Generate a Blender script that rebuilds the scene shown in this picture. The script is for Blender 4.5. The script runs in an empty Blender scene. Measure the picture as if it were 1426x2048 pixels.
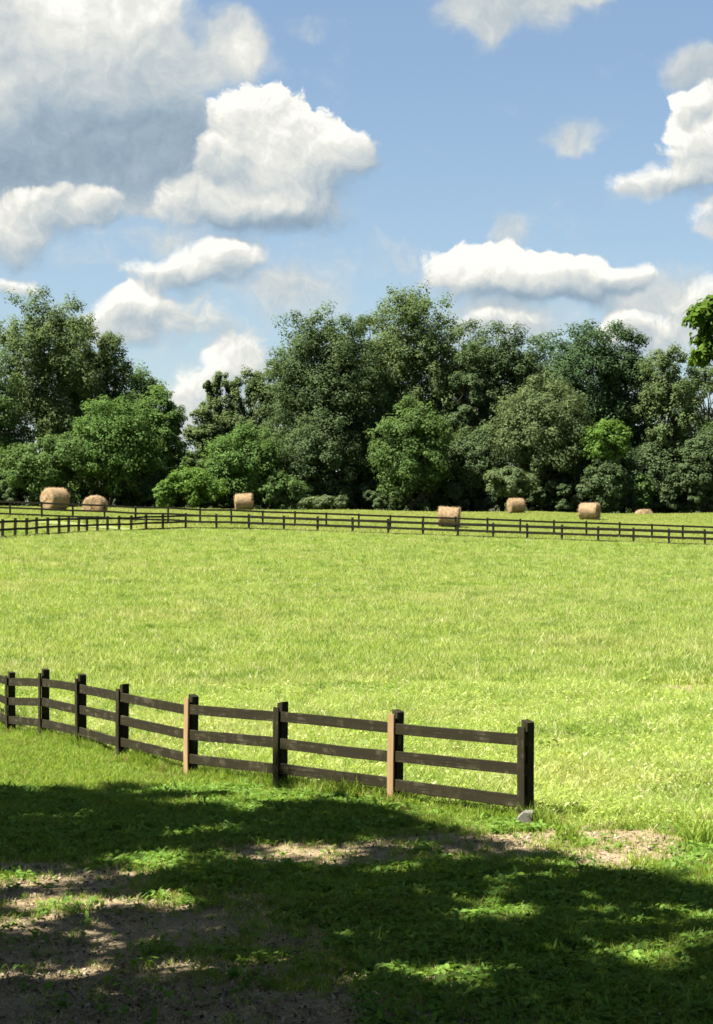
import bpy, math, random
import numpy as np

# ------------------------------------------------------------------ scene set-up
S = bpy.context.scene
COL = S.collection
FPX = 4100.0            # focal length of the photograph in its own pixels
HOR = 1000.0            # horizon row of the photograph
CAMZ = 3.9              # eye height above the foot of the nearest fence post

cam_data = bpy.data.cameras.new('camera')
cam = bpy.data.objects.new('camera', cam_data)
COL.objects.link(cam)
cam.location = (0, 0, CAMZ)
cam.rotation_euler = (math.radians(90) - math.atan(24.0 / FPX), 0, 0)
cam_data.sensor_fit = 'VERTICAL'
cam_data.sensor_height = 24.0
cam_data.lens = 24.0 * FPX / 2048.0
cam_data.clip_start = 0.2
cam_data.clip_end = 9000
S.camera = cam

SUN_EL = math.radians(57)
SUN_H = np.array([-0.94, -0.34]); SUN_H /= np.linalg.norm(SUN_H)
SUN_DIR = np.array([SUN_H[0] * math.cos(SUN_EL), SUN_H[1] * math.cos(SUN_EL), math.sin(SUN_EL)])  # towards the sun
SUN_ROT = math.atan2(SUN_DIR[0], SUN_DIR[1])

S.view_settings.view_transform = 'Standard'
S.view_settings.look = 'None'
S.view_settings.gamma = 1.0
S.view_settings.use_curve_mapping = False
S.view_settings.exposure = 2.1
S.render.engine = 'CYCLES'
S.cycles.filter_width = 1.6
S.cycles.max_bounces = 5
S.cycles.diffuse_bounces = 3
S.cycles.glossy_bounces = 2
S.cycles.transmission_bounces = 3
S.cycles.transparent_max_bounces = 4
S.cycles.caustics_reflective = False
S.cycles.caustics_refractive = False

sun_data = bpy.data.lights.new('sun', 'SUN')
sun_data.energy = 5.0
sun_data.angle = math.radians(0.53)
sun_data.color = (1.0, 0.955, 0.87)
sun = bpy.data.objects.new('sun', sun_data)
COL.objects.link(sun)
from mathutils import Vector, Matrix, Euler
sun.rotation_euler = Vector(SUN_DIR).to_track_quat('Z', 'Y').to_euler()


class NT:
    """small helper for writing node graphs"""
    def __init__(self, tree):
        self.t = tree; self.n = tree.nodes; self.l = tree.links

    def new(self, kind, **kw):
        nd = self.n.new(kind)
        for k, v in kw.items():
            setattr(nd, k, v)
        return nd

    def put(self, sock, v):
        if isinstance(v, bpy.types.NodeSocket):
            self.l.new(v, sock)
        elif v is not None:
            sock.default_value = v

    def math(self, op, a, b=None, c=None, clamp=False):
        nd = self.n.new('ShaderNodeMath'); nd.operation = op; nd.use_clamp = clamp
        for i, v in enumerate((a, b, c)):
            if v is not None:
                self.put(nd.inputs[i], v)
        return nd.outputs[0]

    def vmath(self, op, a, b=None, c=None):
        nd = self.n.new('ShaderNodeVectorMath'); nd.operation = op
        for i, v in enumerate((a, b, c)):
            if v is not None:
                self.put(nd.inputs[i], v)
        return nd.outputs['Value'] if op in ('DOT_PRODUCT', 'LENGTH') else nd.outputs['Vector']

    def smooth(self, x, lo, hi, out0=0.0, out1=1.0):
        nd = self.n.new('ShaderNodeMapRange'); nd.interpolation_type = 'SMOOTHSTEP'
        for i, v in enumerate((x, lo, hi, out0, out1)):
            self.put(nd.inputs[i], v)
        return nd.outputs[0]

    def noise(self, vec, scale, detail=4, rough=0.5, dims='3D', lac=2.0, kind=None, dist=0.0):
        nd = self.n.new('ShaderNodeTexNoise'); nd.noise_dimensions = dims
        if kind: nd.noise_type = kind
        if vec is not None: self.l.new(vec, nd.inputs['Vector'])
        nd.inputs['Scale'].default_value = scale; nd.inputs['Detail'].default_value = detail
        nd.inputs['Roughness'].default_value = rough; nd.inputs['Lacunarity'].default_value = lac
        nd.inputs['Distortion'].default_value = dist
        return nd

    def mix(self, fac, a, b, blend='MIX'):
        nd = self.n.new('ShaderNodeMix'); nd.data_type = 'RGBA'; nd.blend_type = blend; nd.clamp_factor = True
        self.put(nd.inputs[0], fac)
        for i, v in ((6, a), (7, b)):
            if isinstance(v, (tuple, list)) and len(v) == 3: v = (*v, 1.0)
            self.put(nd.inputs[i], v)
        return nd.outputs[2]

    def ramp(self, fac, stops, interp='LINEAR'):
        nd = self.n.new('ShaderNodeValToRGB'); cr = nd.color_ramp; cr.interpolation = interp
        while len(cr.elements) < len(stops): cr.elements.new(0.5)
        for e, (p, c) in zip(cr.elements, stops):
            e.position = p; e.color = (*c, 1.0) if len(c) == 3 else c
        self.put(nd.inputs[0], fac)
        return nd.outputs[0]


# ------------------------------------------------------------------ sky and clouds (directions on the sky, as azimuth and elevation)
def px(x, y, a, b, w=1.0):
    return ((x - 713) / FPX, (HOR - y) / FPX, a / FPX, b / FPX, w)

# dense cumulus, soft thin cloud, and the shaded bodies of the clouds
DENSE = [px(*c) for c in (
    (505, 250, 78, 72), (555, 285, 100, 85), (640, 300, 75, 60), (700, 315, 48, 42), (600, 360, 110, 65), (500, 375, 130, 60),
    (395, 420, 90, 42), (440, 330, 45, 34), (560, 430, 140, 40),
    (140, 425, 85, 42), (60, 455, 90, 48), (20, 500, 80, 45, .8), (215, 415, 50, 32, .8),
    (435, 540, 100, 44), (475, 510, 56, 30), (335, 550, 88, 28, .85),
    (278, 608, 64, 30), (335, 645, 125, 50, .85), (230, 655, 80, 50, .75),
    (480, 718, 56, 46), (450, 770, 100, 56, .95), (385, 830, 80, 66),
    (925, 548, 85, 48), (1010, 535, 90, 42), (1060, 570, 150, 40), (1130, 565, 100, 40), (1195, 572, 95, 40), (1245, 574, 55, 28),
    (1000, 645, 95, 26, .8), (1225, 652, 42, 32), (1290, 672, 75, 38), (1405, 605, 55, 46),
    (1440, 260, 90, 65), (1425, 330, 100, 70), (1370, 225, 32, 26), (1310, 380, 85, 26, .8), (1425, 455, 55, 38, .8), (20, 585, 75, 26, .8),
)]
SOFT = [px(*c) for c in (
    (60, 60, 220, 120), (230, 60, 160, 120), (130, 220, 260, 120), (120, 330, 280, 75), (300, 290, 100, 80), (30, 250, 100, 160), (-60, 150, 200, 260),
    (480, 95, 60, 55, .75), (420, 150, 80, 40, .45), (400, 250, 25, 45, .5), (290, 395, 50, 34, .6), (605, 80, 40, 28, .28),
    (1030, 15, 140, 62, .85), (950, 60, 62, 55, .75), (1180, 0, 110, 32, .75), (1145, 280, 60, 32, .65), (1028, 470, 52, 38, .5),
    (1395, 160, 62, 48, .8), (1270, 390, 60, 30, .5), (580, 590, 90, 45, .55), (780, 525, 60, 40, .18), (380, 480, 120, 30, .3), (1330, 640, 130, 80, .6), (1000, 640, 120, 40, .5), (300, 540, 380, 260, .22), (1050, 620, 460, 170, .20), (560, 150, 200, 90, .10),
)]
GREY = [px(*c) for c in (
    (150, 320, 260, 100, 1.0), (330, 290, 100, 80, .6), (-40, 300, 130, 130, .5), (560, 455, 150, 34, .55), (690, 400, 60, 40, .3), (1050, 605, 200, 20, .35), (1400, 385, 110, 28, .4),
    (1395, 170, 60, 45, .4), (400, 575, 120, 20, .25), (40, 540, 110, 24, .35), (1050, 60, 160, 50, .25), (260, 130, 140, 60, .3),
)]
GLOW = [px(*c) for c in ((200, 70, 120, 70, 1.0), (5, 240, 60, 60, 1.0), (330, 25, 50, 50, .8), (60, 20, 90, 40, .5), (480, 110, 40, 40, .5))]


CRISP = [px(*c) for c in ((560, 250, 210, 150), (1420, 260, 130, 90), (1000, 520, 170, 40), (140, 400, 120, 45, .6), (290, 595, 60, 25))]


def field_group(name, blobs):
    g = bpy.data.node_groups.new(name, 'ShaderNodeTree')
    g.interface.new_socket('P', in_out='INPUT', socket_type='NodeSocketVector')
    g.interface.new_socket('F', in_out='OUTPUT', socket_type='NodeSocketFloat')
    N = NT(g)
    gi = N.new('NodeGroupInput'); go = N.new('NodeGroupOutput')
    acc = None
    for cx, cy, a, b, w in blobs:
        d = N.vmath('SUBTRACT', gi.outputs[0], (cx, cy, 0))
        d = N.vmath('MULTIPLY', d, (1 / a, 1 / b, 0))
        d2 = N.vmath('DOT_PRODUCT', d, d)
        e = N.math('POWER', 0.45, N.math('MULTIPLY', d2, N.math('MULTIPLY_ADD', d2, 0.6, 0.4)))
        acc = N.math('MULTIPLY', e, w) if acc is None else N.math('MULTIPLY_ADD', e, w, acc)
    N.l.new(acc, go.inputs[0])
    return g


def build_world():
    w = bpy.data.worlds.new('World'); S.world = w; w.use_nodes = True
    N = NT(w.node_tree); N.n.clear()
    out = N.new('ShaderNodeOutputWorld'); bg = N.new('ShaderNodeBackground')
    tc = N.new('ShaderNodeTexCoord')
    dirv = N.vmath('NORMALIZE', tc.outputs['Generated'])
    sep = N.new('ShaderNodeSeparateXYZ'); N.l.new(dirv, sep.inputs[0])
    az = N.math('ARCTAN2', sep.outputs[0], sep.outputs[1]); el = N.math('ARCSINE', sep.outputs[2])
    comb = N.new('ShaderNodeCombineXYZ'); N.l.new(az, comb.inputs[0]); N.l.new(el, comb.inputs[1])
    P0 = comb.outputs[0]
    sky = N.new('ShaderNodeTexSky', sky_type='NISHITA', sun_disc=False, sun_elevation=SUN_EL, sun_rotation=SUN_ROT, altitude=200.0, air_density=1.0, dust_density=0.1, ozone_density=3.0)
    # domain warp
    w1 = N.noise(P0, 30, 3, 0.55, '2D')
    P = N.vmath('MULTIPLY_ADD', N.vmath('SUBTRACT', w1.outputs['Color'], (0.5, 0.5, 0.5)), (0.024, 0.018, 0), P0)

    def billow(vec, scale, det):
        v = N.new('ShaderNodeTexVoronoi', feature='F1', voronoi_dimensions='2D')
        N.l.new(vec, v.inputs['Vector']); v.inputs['Scale'].default_value = scale
        v.inputs['Detail'].default_value = det; v.inputs['Roughness'].default_value = 0.6; v.inputs['Lacunarity'].default_value = 2.2
        v.normalize = True
        return N.math('SUBTRACT', 0.4, v.outputs['Distance'])

    gd = field_group('dense cloud field', DENSE); gs = field_group('soft cloud field', SOFT)
    gg = field_group('shaded cloud field', GREY); gw = field_group('lit cloud field', GLOW)

    def call(g, vec):
        nd = N.new('ShaderNodeGroup'); nd.node_tree = g; N.l.new(vec, nd.inputs[0]); return nd.outputs[0]

    LX, LY = -0.55, 0.83        # towards the light on the sky
    def height(vec):
        F = call(gd, vec)
        F = N.math('DIVIDE', F, N.math('MULTIPLY_ADD', F, 0.35, 0.75))
        b = billow(vec, 75, 3.0)
        return N.math('MULTIPLY_ADD', b, 0.95, F), F
    H0, F0 = height(P)
    dl = 0.0046
    Pl = N.vmath('ADD', P, (LX * dl, LY * dl, 0))
    H1, F1 = height(Pl)
    relief = N.math('SUBTRACT', H0, H1)
    broad = N.math('SUBTRACT', F0, F1)
    edge = N.math('MULTIPLY_ADD', N.math('MAXIMUM', N.math('MULTIPLY', broad, -1.0), 0.0), 1.6, 0.60)
    crisp = N.math('MINIMUM', call(field_group('crisp cloud edges', CRISP), P), 1.0)
    er = N.math('SUBTRACT', N.noise(P, 95, 5, 0.62, '2D').outputs['Fac'], 0.5)
    He = N.math('MULTIPLY_ADD', er, 0.55, H0)
    soften = N.math('SUBTRACT', 1.0, crisp)
    adense = N.smooth(He, N.math('MULTIPLY_ADD', soften, -0.16, 0.46), N.math('MULTIPLY_ADD', soften, 0.36, edge), 0.0, 0.98)
    Fs = call(gs, P)
    n3 = N.noise(P, 45, 5, 0.62, '2D').outputs['Fac']
    Hs = N.math('MULTIPLY_ADD', N.math('SUBTRACT', n3, 0.5), 0.9, Fs)
    asoft = N.smooth(Hs, 0.10, 0.85, 0, 0.97)
    grey = N.math('MINIMUM', call(gg, P), 1.0)
    glow = N.math('MINIMUM', call(gw, P), 1.0)
    # sky beyond the photograph's field of view: scattered cumulus of the same kind
    zz = N.math('MAXIMUM', sep.outputs[2], 0.05)
    cp = N.new('ShaderNodeCombineXYZ'); N.l.new(N.math('DIVIDE', sep.outputs[0], zz), cp.inputs[0]); N.l.new(N.math('DIVIDE', sep.outputs[1], zz), cp.inputs[1])
    far = N.noise(cp.outputs[0], 0.9, 4, 0.55, '2D').outputs['Fac']
    out_a = N.smooth(N.math('ABSOLUTE', az), 0.23, 0.34)
    out_e = N.smooth(el, 0.29, 0.38)
    outside = N.math('MULTIPLY', N.math('MAXIMUM', out_a, out_e), N.smooth(sep.outputs[2], 0.0, 0.12))
    afar = N.math('MULTIPLY', N.smooth(far, 0.52, 0.68, 0, 0.9), outside)

    # cloud brightness from relief, height in the cloud and shaded bases
    lit = N.math('MULTIPLY_ADD', relief, 0.48, N.math('MULTIPLY_ADD', crisp, 0.10, 0.70))
    lit = N.math('MULTIPLY_ADD', broad, 0.55, lit)
    lit = N.math('MULTIPLY_ADD', grey, -0.50, lit)
    fine = N.math('SUBTRACT', N.noise(P, 60, 4, 0.55, '2D').outputs['Fac'], 0.5)
    lit = N.math('MULTIPLY_ADD', fine, 0.18, lit)
    softlit = N.math('MULTIPLY_ADD', grey, -0.40, 0.67)
    softlit = N.math('MULTIPLY_ADD', glow, 0.26, softlit)
    softlit = N.math('MULTIPLY_ADD', N.math('SUBTRACT', n3, 0.5), 0.32, softlit)
    softlit = N.math('MULTIPLY_ADD', N.math('SUBTRACT', relief, broad), 0.30, softlit)
    CSTOPS = [(0.0, (0.9, 1.3, 1.75)), (0.35, (1.6, 2.05, 2.45)), (0.6, (2.55, 2.8, 2.9)), (0.85, (3.75, 3.75, 3.5)), (1.0, (4.7, 4.65, 4.35))]
    ccd = N.ramp(lit, CSTOPS); ccs = N.ramp(softlit, CSTOPS)
    skyc = N.new('ShaderNodeGamma'); N.l.new(sky.outputs[0], skyc.inputs[0]); skyc.inputs[1].default_value = 0.72
    skyc = N.vmath('MULTIPLY', skyc.outputs[0], (0.80, 0.865, 0.93))
    c = N.mix(asoft, skyc, ccs)
    c = N.mix(adense, c, ccd)
    c = N.mix(afar, c, (3.3, 3.4, 3.4))
    N.l.new(c, bg.inputs['Color']); bg.inputs['Strength'].default_value = 0.052
    N.l.new(bg.outputs[0], out.inputs['Surface'])
    w.cycles.sampling_method = 'MANUAL'; w.cycles.sample_map_resolution = 512

build_world()

# ------------------------------------------------------------------ terrain
def spot(x, y, D):
    """a point of the photograph at a known distance, as a place on the ground"""
    return ((x - 713) / FPX * D, D, CAMZ - (y - HOR) / FPX * D)

NEAR_POSTS = [spot(*p) for p in ((1056, 1645, 24.9), (794, 1607, 26.85), (564, 1574, 28.75), (385, 1550, 30.6), (248, 1521, 32.6), (166, 1495, 34.6), (91, 1479, 36.7), (24, 1466, 38.8))]
CORNER = [(5, 1079, 119), (30, 1078, 122), (53, 1076, 124.6), (73, 1074, 127.2), (96, 1072, 129.9), (118, 1070.5, 132.4), (137, 1069.5, 134.8), (157, 1068.5, 137.2), (174, 1067.5, 139.6),
          (195, 1066.5, 142), (215, 1066, 144.4), (238, 1065, 146.7), (262, 1064, 149), (292, 1062, 150.8), (326, 1060.5, 152), (371, 1060, 152.4), (433, 1060, 152.2)]
FRONT_X = [498, 567.6, 635, 705.7, 777, 846, 916, 986, 1055, 1124, 1196, 1267, 1338, 1410, 1482, 1556, 1630]
FRONT = [spot(*p) for p in CORNER] + [spot(x, 1061 + (x - 498) * 0.0355, 152.0 - 8.5 * (x - 498) / 912) for x in FRONT_X]
REAR_X = [-170, -107, -44, 20, 84, 146, 209, 271, 336, 400, 463, 525.5, 589.5, 652.5, 717.5, 780.5, 846.5, 911, 974.6, 1040, 1108, 1173, 1239, 1303.6, 1365.5, 1430, 1495, 1560]
REAR = [spot(x, 1032 + (x - 20) * 0.0362 + 0.000002 * (x - 20) * (1400 - x), 157.0) for x in REAR_X]

ctrl = list(NEAR_POSTS) + FRONT[::2] + REAR[::2]
for x in (-300, 0, 350, 713, 1070, 1426, 1726):
    ctrl.append(spot(x, 2048, 15.2))
    c = spot(x, 1014.5 + x * 0.0088, 197); ctrl.append(c)
    ctrl.append((c[0] * 1.12, 222, c[2] - 0.9)); ctrl.append((c[0] * 1.3, 262, c[2] - 2.2))
for x in (-9, 0, 9):
    ctrl += [(x, 8, 0.45), (x, 0, 1.3), (x, -12, 2.4)]
ctrl += [(4.5, 23.5, -0.02), (9, 23, 0.0), (7, 30, -0.08), (10, 45, -0.25), (0, 45, -0.3), (-9, 50, -0.3), (0, 75, 0.1), (14, 75, 0.0), (-16, 80, 0.4), (0, 110, 0.8), (20, 110, 0.4), (-11, 33, -0.2), (-9, 24, 0.0)]
ctrl = np.array(ctrl)


class Surface:
    SX, SY = 12.0, 22.0
    def __init__(self, pts):
        self.p = np.c_[pts[:, 0] / self.SX, pts[:, 1] / self.SY]
        n = len(pts); K = self.k(self.p, self.p) + np.eye(n) * 0.02
        Pm = np.c_[np.ones(n), self.p]
        A = np.block([[K, Pm], [Pm.T, np.zeros((3, 3))]])
        self.w = np.linalg.solve(A, np.r_[pts[:, 2], 0, 0, 0])
    @staticmethod
    def k(a, b):
        d = np.sqrt(((a[:, None, :] - b[None, :, :]) ** 2).sum(2))
        return d            # biharmonic in 3D: smooth, no overshoot
    def __call__(self, x, y):
        x = np.atleast_1d(np.asarray(x, float)); y = np.atleast_1d(np.asarray(y, float))
        xc = np.clip(x, -60, 60); yc = np.clip(y, -20, 262)
        lim = 0.24 * np.maximum(yc, 0) + 9
        xc = np.clip(xc, -lim, lim)
        q = np.c_[xc / self.SX, yc / self.SY]
        out = np.empty(len(q))
        for i in range(0, len(q), 20000):
            s = q[i:i + 20000]
            out[i:i + 20000] = self.k(s, self.p) @ self.w[:-3] + self.w[-3] + s @ self.w[-2:]
        return out

base_height = Surface(ctrl)

_rs = np.random.RandomState(5)
_lat = _rs.rand(256, 256)
def vnoise(x, y):
    """smooth value noise, 0..1"""
    xi = np.floor(x).astype(int); yi = np.floor(y).astype(int); fx = x - xi; fy = y - yi
    fx = fx * fx * (3 - 2 * fx); fy = fy * fy * (3 - 2 * fy)
    g = lambda a, b: _lat[a % 256, b % 256]
    return (g(xi, yi) * (1 - fx) + g(xi + 1, yi) * fx) * (1 - fy) + (g(xi, yi + 1) * (1 - fx) + g(xi + 1, yi + 1) * fx) * fy
def fbm(x, y, o=4):
    x = np.asarray(x, float); y = np.asarray(y, float)
    s = 0; a = 0.5; t = 0
    for i in range(o):
        s = s + a * vnoise(x + 17.3 * i, y + 9.1 * i); t += a; a *= 0.5; x = x * 2.03; y = y * 2.03
    return s / t

# edge between the mown verge and the field: along the near fence, then on past its end
_e = sorted([(p[0], p[1]) for p in NEAR_POSTS] + [(2.6, 24.35), (3.3, 24.6), (3.9, 24.3), (4.6, 23.6), (9, 23.0), (40, 20), (-40, 90), (-10.5, 46.5)])
EDGE_X = np.array([e[0] for e in _e]); EDGE_Y = np.array([e[1] for e in _e])
def edge_y(x): return np.interp(x, EDGE_X, EDGE_Y)

SOIL = [(-2.7, 17.6, 3.1, 3.0, 1.0), (-3.6, 21.4, 1.3, 1.5, .95), (-1.2, 15.6, 1.9, 1.3, .9), (0.4, 15.3, 1.7, .7, .9), (-5.5, 18, 2.5, 4, 1.0), (-2.1, 20.6, .9, .7, .55),
        (-0.45, 23.2, 1.15, 0.75, 1.0), (0.75, 23.6, .9, .8, 1.0), (0.3, 22.5, 1.2, .5, .75), (2.0, 23.6, .8, .55, .75), (2.75, 22.6, .65, .9, 1.0), (3.15, 23.6, .65, .7, 1.0), (2.2, 22.0, .8, .35, .8), (1.5, 22.8, 1.0, .6, .95), (4.3, 22.0, .6, .25, .8),
        (4.1, 20.6, .5, .25, .5), (-2.0, 23.4, .9, .35, .4), (7.0, 44.8, 1.7, 1.7, .95), (-0.1, 19.0, .6, .4, .5)]
def soil_mask(x, y):
    x = np.asarray(x, float); y = np.asarray(y, float)
    m = np.zeros_like(x)
    for cx, cy, a, b, w in SOIL:
        d = ((x - cx) / a) ** 2 + ((y - cy) / b) ** 2
        m = np.maximum(m, w * np.exp(-np.maximum(d - 0.35, 0) * 0.9))
    n = fbm(x * 1.7, y * 1.2, 4)
    return np.clip((m + (n - 0.5) * 1.3 * (m > 0.02) * (0.3 + m) - 0.24) * 1.45, 0, 1)

def ground_z(x, y, fine=True):
    x = np.atleast_1d(np.asarray(x, float)); y = np.atleast_1d(np.asarray(y, float))
    z = base_height(x, y)
    if fine:
        near = np.clip((60 - y) / 30, 0, 1) * np.clip((y - 0) / 6, 0, 1)
        z = z + near * ((fbm(x * 0.7, y * 0.7, 3) - .5) * 0.10 + (fbm(x * 3.1, y * 3.1, 3) - .5) * 0.055)
    return z

def gz(x, y): return float(ground_z(x, y)[0])


# ------------------------------------------------------------------ object helpers
def mesh_from(name, verts, faces, mat=None, smooth=False):
    me = bpy.data.meshes.new(name)
    me.from_pydata([tuple(v) for v in verts], [], [tuple(f) for f in faces])
    if mat: me.materials.append(mat)
    if smooth: me.polygons.foreach_set('use_smooth', [True] * len(me.polygons))
    me.update()
    return me

def mesh_arrays(name, verts, faces, mat=None, smooth=False):
    """fast mesh from arrays; faces is (M, 3) or (M, 4)"""
    me = bpy.data.meshes.new(name)
    verts = np.ascontiguousarray(verts, dtype=np.float32); faces = np.ascontiguousarray(faces, dtype=np.int32)
    m, k = faces.shape
    me.vertices.add(len(verts)); me.vertices.foreach_set('co', verts.ravel())
    me.loops.add(m * k); me.loops.foreach_set('vertex_index', faces.ravel())
    me.polygons.add(m); me.polygons.foreach_set('loop_start', np.arange(0, m * k, k, dtype=np.int32))
    if smooth: me.polygons.foreach_set('use_smooth', np.ones(m, dtype=bool))
    if mat: me.materials.append(mat)
    me.update(calc_edges=True)
    return me

def add_attr(me, name, values, domain='POINT', kind='FLOAT'):
    a = me.attributes.new(name, kind, domain)
    a.data.foreach_set('value' if kind in ('FLOAT', 'INT') else 'vector', np.ascontiguousarray(values, dtype=np.int32 if kind == 'INT' else np.float32).ravel())

def link(name, me, parent=None, label=None, cat=None, group=None, kind=None, loc=None):
    o = bpy.data.objects.new(name, me); COL.objects.link(o)
    if loc is not None: o.location = loc
    if parent is not None: o.parent = parent
    if label: o['label'] = label
    if cat: o['category'] = cat
    if group: o['group'] = group
    if kind: o['kind'] = kind
    return o

def thing(name, label, cat, loc=(0, 0, 0), rz=0.0, group=None):
    o = link(name, None, None, label, cat, group, None, loc); o.rotation_euler = (0, 0, rz); o.empty_display_size = 0.3
    return o

def tubes(paths, sides=6):
    """tapered tubes; paths = list of (points (n,3), radii (n,))"""
    V = []; F = []; off = 0
    ang = np.linspace(0, 2 * math.pi, sides, endpoint=False)
    for P, R in paths:
        P = np.asarray(P, float); R = np.asarray(R, float); n = len(P)
        T = np.gradient(P, axis=0); T /= np.linalg.norm(T, axis=1)[:, None] + 1e-9
        ref = np.where(np.abs(T[:, 2:3]) > 0.9, np.array([[1.0, 0, 0]]), np.array([[0, 0, 1.0]]))
        A = np.cross(T, ref); A /= np.linalg.norm(A, axis=1)[:, None] + 1e-9
        B = np.cross(T, A)
        ring = P[:, None, :] + R[:, None, None] * (np.cos(ang)[None, :, None] * A[:, None, :] + np.sin(ang)[None, :, None] * B[:, None, :])
        V.append(ring.reshape(-1, 3))
        i = np.arange(n - 1)[:, None] * sides; j = np.arange(sides)[None, :]; j2 = (j + 1) % sides
        F.append(np.stack([i + j, i + j2, i + sides + j2, i + sides + j], -1).reshape(-1, 4) + off)
        off += n * sides
    return np.concatenate(V), np.concatenate(F)


# ------------------------------------------------------------------ materials
def material(name):
    m = bpy.data.materials.new(name); m.use_nodes = True
    N = NT(m.node_tree); N.n.clear()
    out = N.new('ShaderNodeOutputMaterial')
    return m, N, out

def leafy(name, lo, hi, translucent=0.4, gloss=0.05, rough=0.45, attr=None, patch=None, spread=None):
    """leaf or blade material: colour between lo and hi, light passes through"""
    m, N, out = material(name)
    if attr:
        a = N.new('ShaderNodeAttribute'); a.attribute_name = attr; f = a.outputs['Fac']
    else:
        f = N.new('ShaderNodeObjectInfo').outputs['Random']
    c = N.mix(f, lo, hi)
    if patch:
        geo = N.new('ShaderNodeNewGeometry')
        for scale, amount, col in patch:
            n = N.noise(geo.outputs['Position'], scale, 3, 0.6)
            c = N.mix(N.smooth(n.outputs['Fac'], 0.46, 0.68, 0, amount), c, col)
    if spread:
        r = N.math('FRACT', N.math('MULTIPLY', f, 37.31))
        c = N.mix(N.smooth(r, spread[0], spread[0] + 0.02), c, spread[1])
    d = N.new('ShaderNodeBsdfDiffuse'); t = N.new('ShaderNodeBsdfTranslucent')
    N.l.new(c, d.inputs[0])
    N.l.new(N.mix(1.0, c, (1.12, 1.1, 0.7), 'MULTIPLY'), t.inputs[0])
    mx = N.new('ShaderNodeMixShader'); mx.inputs[0].default_value = translucent
    N.l.new(d.outputs[0], mx.inputs[1]); N.l.new(t.outputs[0], mx.inputs[2])
    sh = mx.outputs[0]
    if gloss > 0:
        g = N.new('ShaderNodeBsdfGlossy'); g.inputs['Roughness'].default_value = rough
        g.inputs['Color'].default_value = (1, 1, 1, 1)
        m2 = N.new('ShaderNodeMixShader'); m2.inputs[0].default_value = gloss
        N.l.new(sh, m2.inputs[1]); N.l.new(g.outputs[0], m2.inputs[2]); sh = m2.outputs[0]
    N.l.new(sh, out.inputs['Surface'])
    return m

def wood(name, base, worn, wear=0.3, rough=0.75, moss=None):
    m, N, out = material(name)
    tc = N.new('ShaderNodeTexCoord'); geo = N.new('ShaderNodeNewGeometry')
    oi = N.new('ShaderNodeObjectInfo')
    pos = N.vmath('ADD', tc.outputs['Object'], N.vmath('SCALE', (13.0, 7.0, 5.0)) if False else (0, 0, 0))
    mp = N.new('ShaderNodeMapping'); mp.inputs['Scale'].default_value = (1.2, 24, 24)
    N.l.new(pos, mp.inputs[0])
    off = N.new('ShaderNodeCombineXYZ'); N.l.new(N.math('MULTIPLY', oi.outputs['Random'], 50.0), off.inputs[0])
    gv = N.vmath('ADD', mp.outputs[0], off.outputs[0])
    grain = N.noise(gv, 1.6, 5, 0.6)
    blot = N.noise(geo.outputs['Position'], 5.5, 4, 0.65)
    c = N.mix(grain.outputs['Fac'], tuple(v * 0.4 for v in base), tuple(v * 1.75 for v in base))
    w = N.math('MULTIPLY', N.smooth(blot.outputs['Fac'], 0.47, 0.70), N.smooth(grain.outputs['Fac'], 0.42, 0.62))
    c = N.mix(N.math('MULTIPLY', w, wear), c, worn)
    c = N.mix(N.math('MULTIPLY', oi.outputs['Random'], 0.35), c, tuple(v * 1.4 for v in base))
    if moss:
        c = N.mix(N.smooth(N.noise(geo.outputs['Position'], 3.1, 4, 0.6).outputs['Fac'], 0.55, 0.72, 0, 0.5), c, moss)
    p = N.new('ShaderNodeBsdfPrincipled'); N.l.new(c, p.inputs['Base Color']); p.inputs['Roughness'].default_value = rough
    p.inputs['Specular IOR Level'].default_value = 0.12
    b = N.new('ShaderNodeBump'); b.inputs['Strength'].default_value = 0.5; b.inputs['Distance'].default_value = 0.004
    N.l.new(grain.outputs['Fac'], b.inputs['Height']); N.l.new(b.outputs[0], p.inputs['Normal'])
    N.l.new(p.outputs[0], out.inputs['Surface'])
    return m

def bark(name, c0, c1):
    m, N, out = material(name)
    tc = N.new('ShaderNodeTexCoord'); mp = N.new('ShaderNodeMapping'); mp.inputs['Scale'].default_value = (6, 6, 1.2)
    N.l.new(tc.outputs['Object'], mp.inputs[0]); n = N.noise(mp.outputs[0], 1.5, 5, 0.65)
    d = N.new('ShaderNodeBsdfDiffuse'); N.l.new(N.mix(n.outputs['Fac'], c0, c1), d.inputs[0])
    N.l.new(d.outputs[0], out.inputs['Surface'])
    return m

GRASS_LIGHT = (0.120, 0.145, 0.028); GRASS_DEEP = (0.082, 0.108, 0.017); STRAW = (0.42, 0.36, 0.17)

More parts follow.
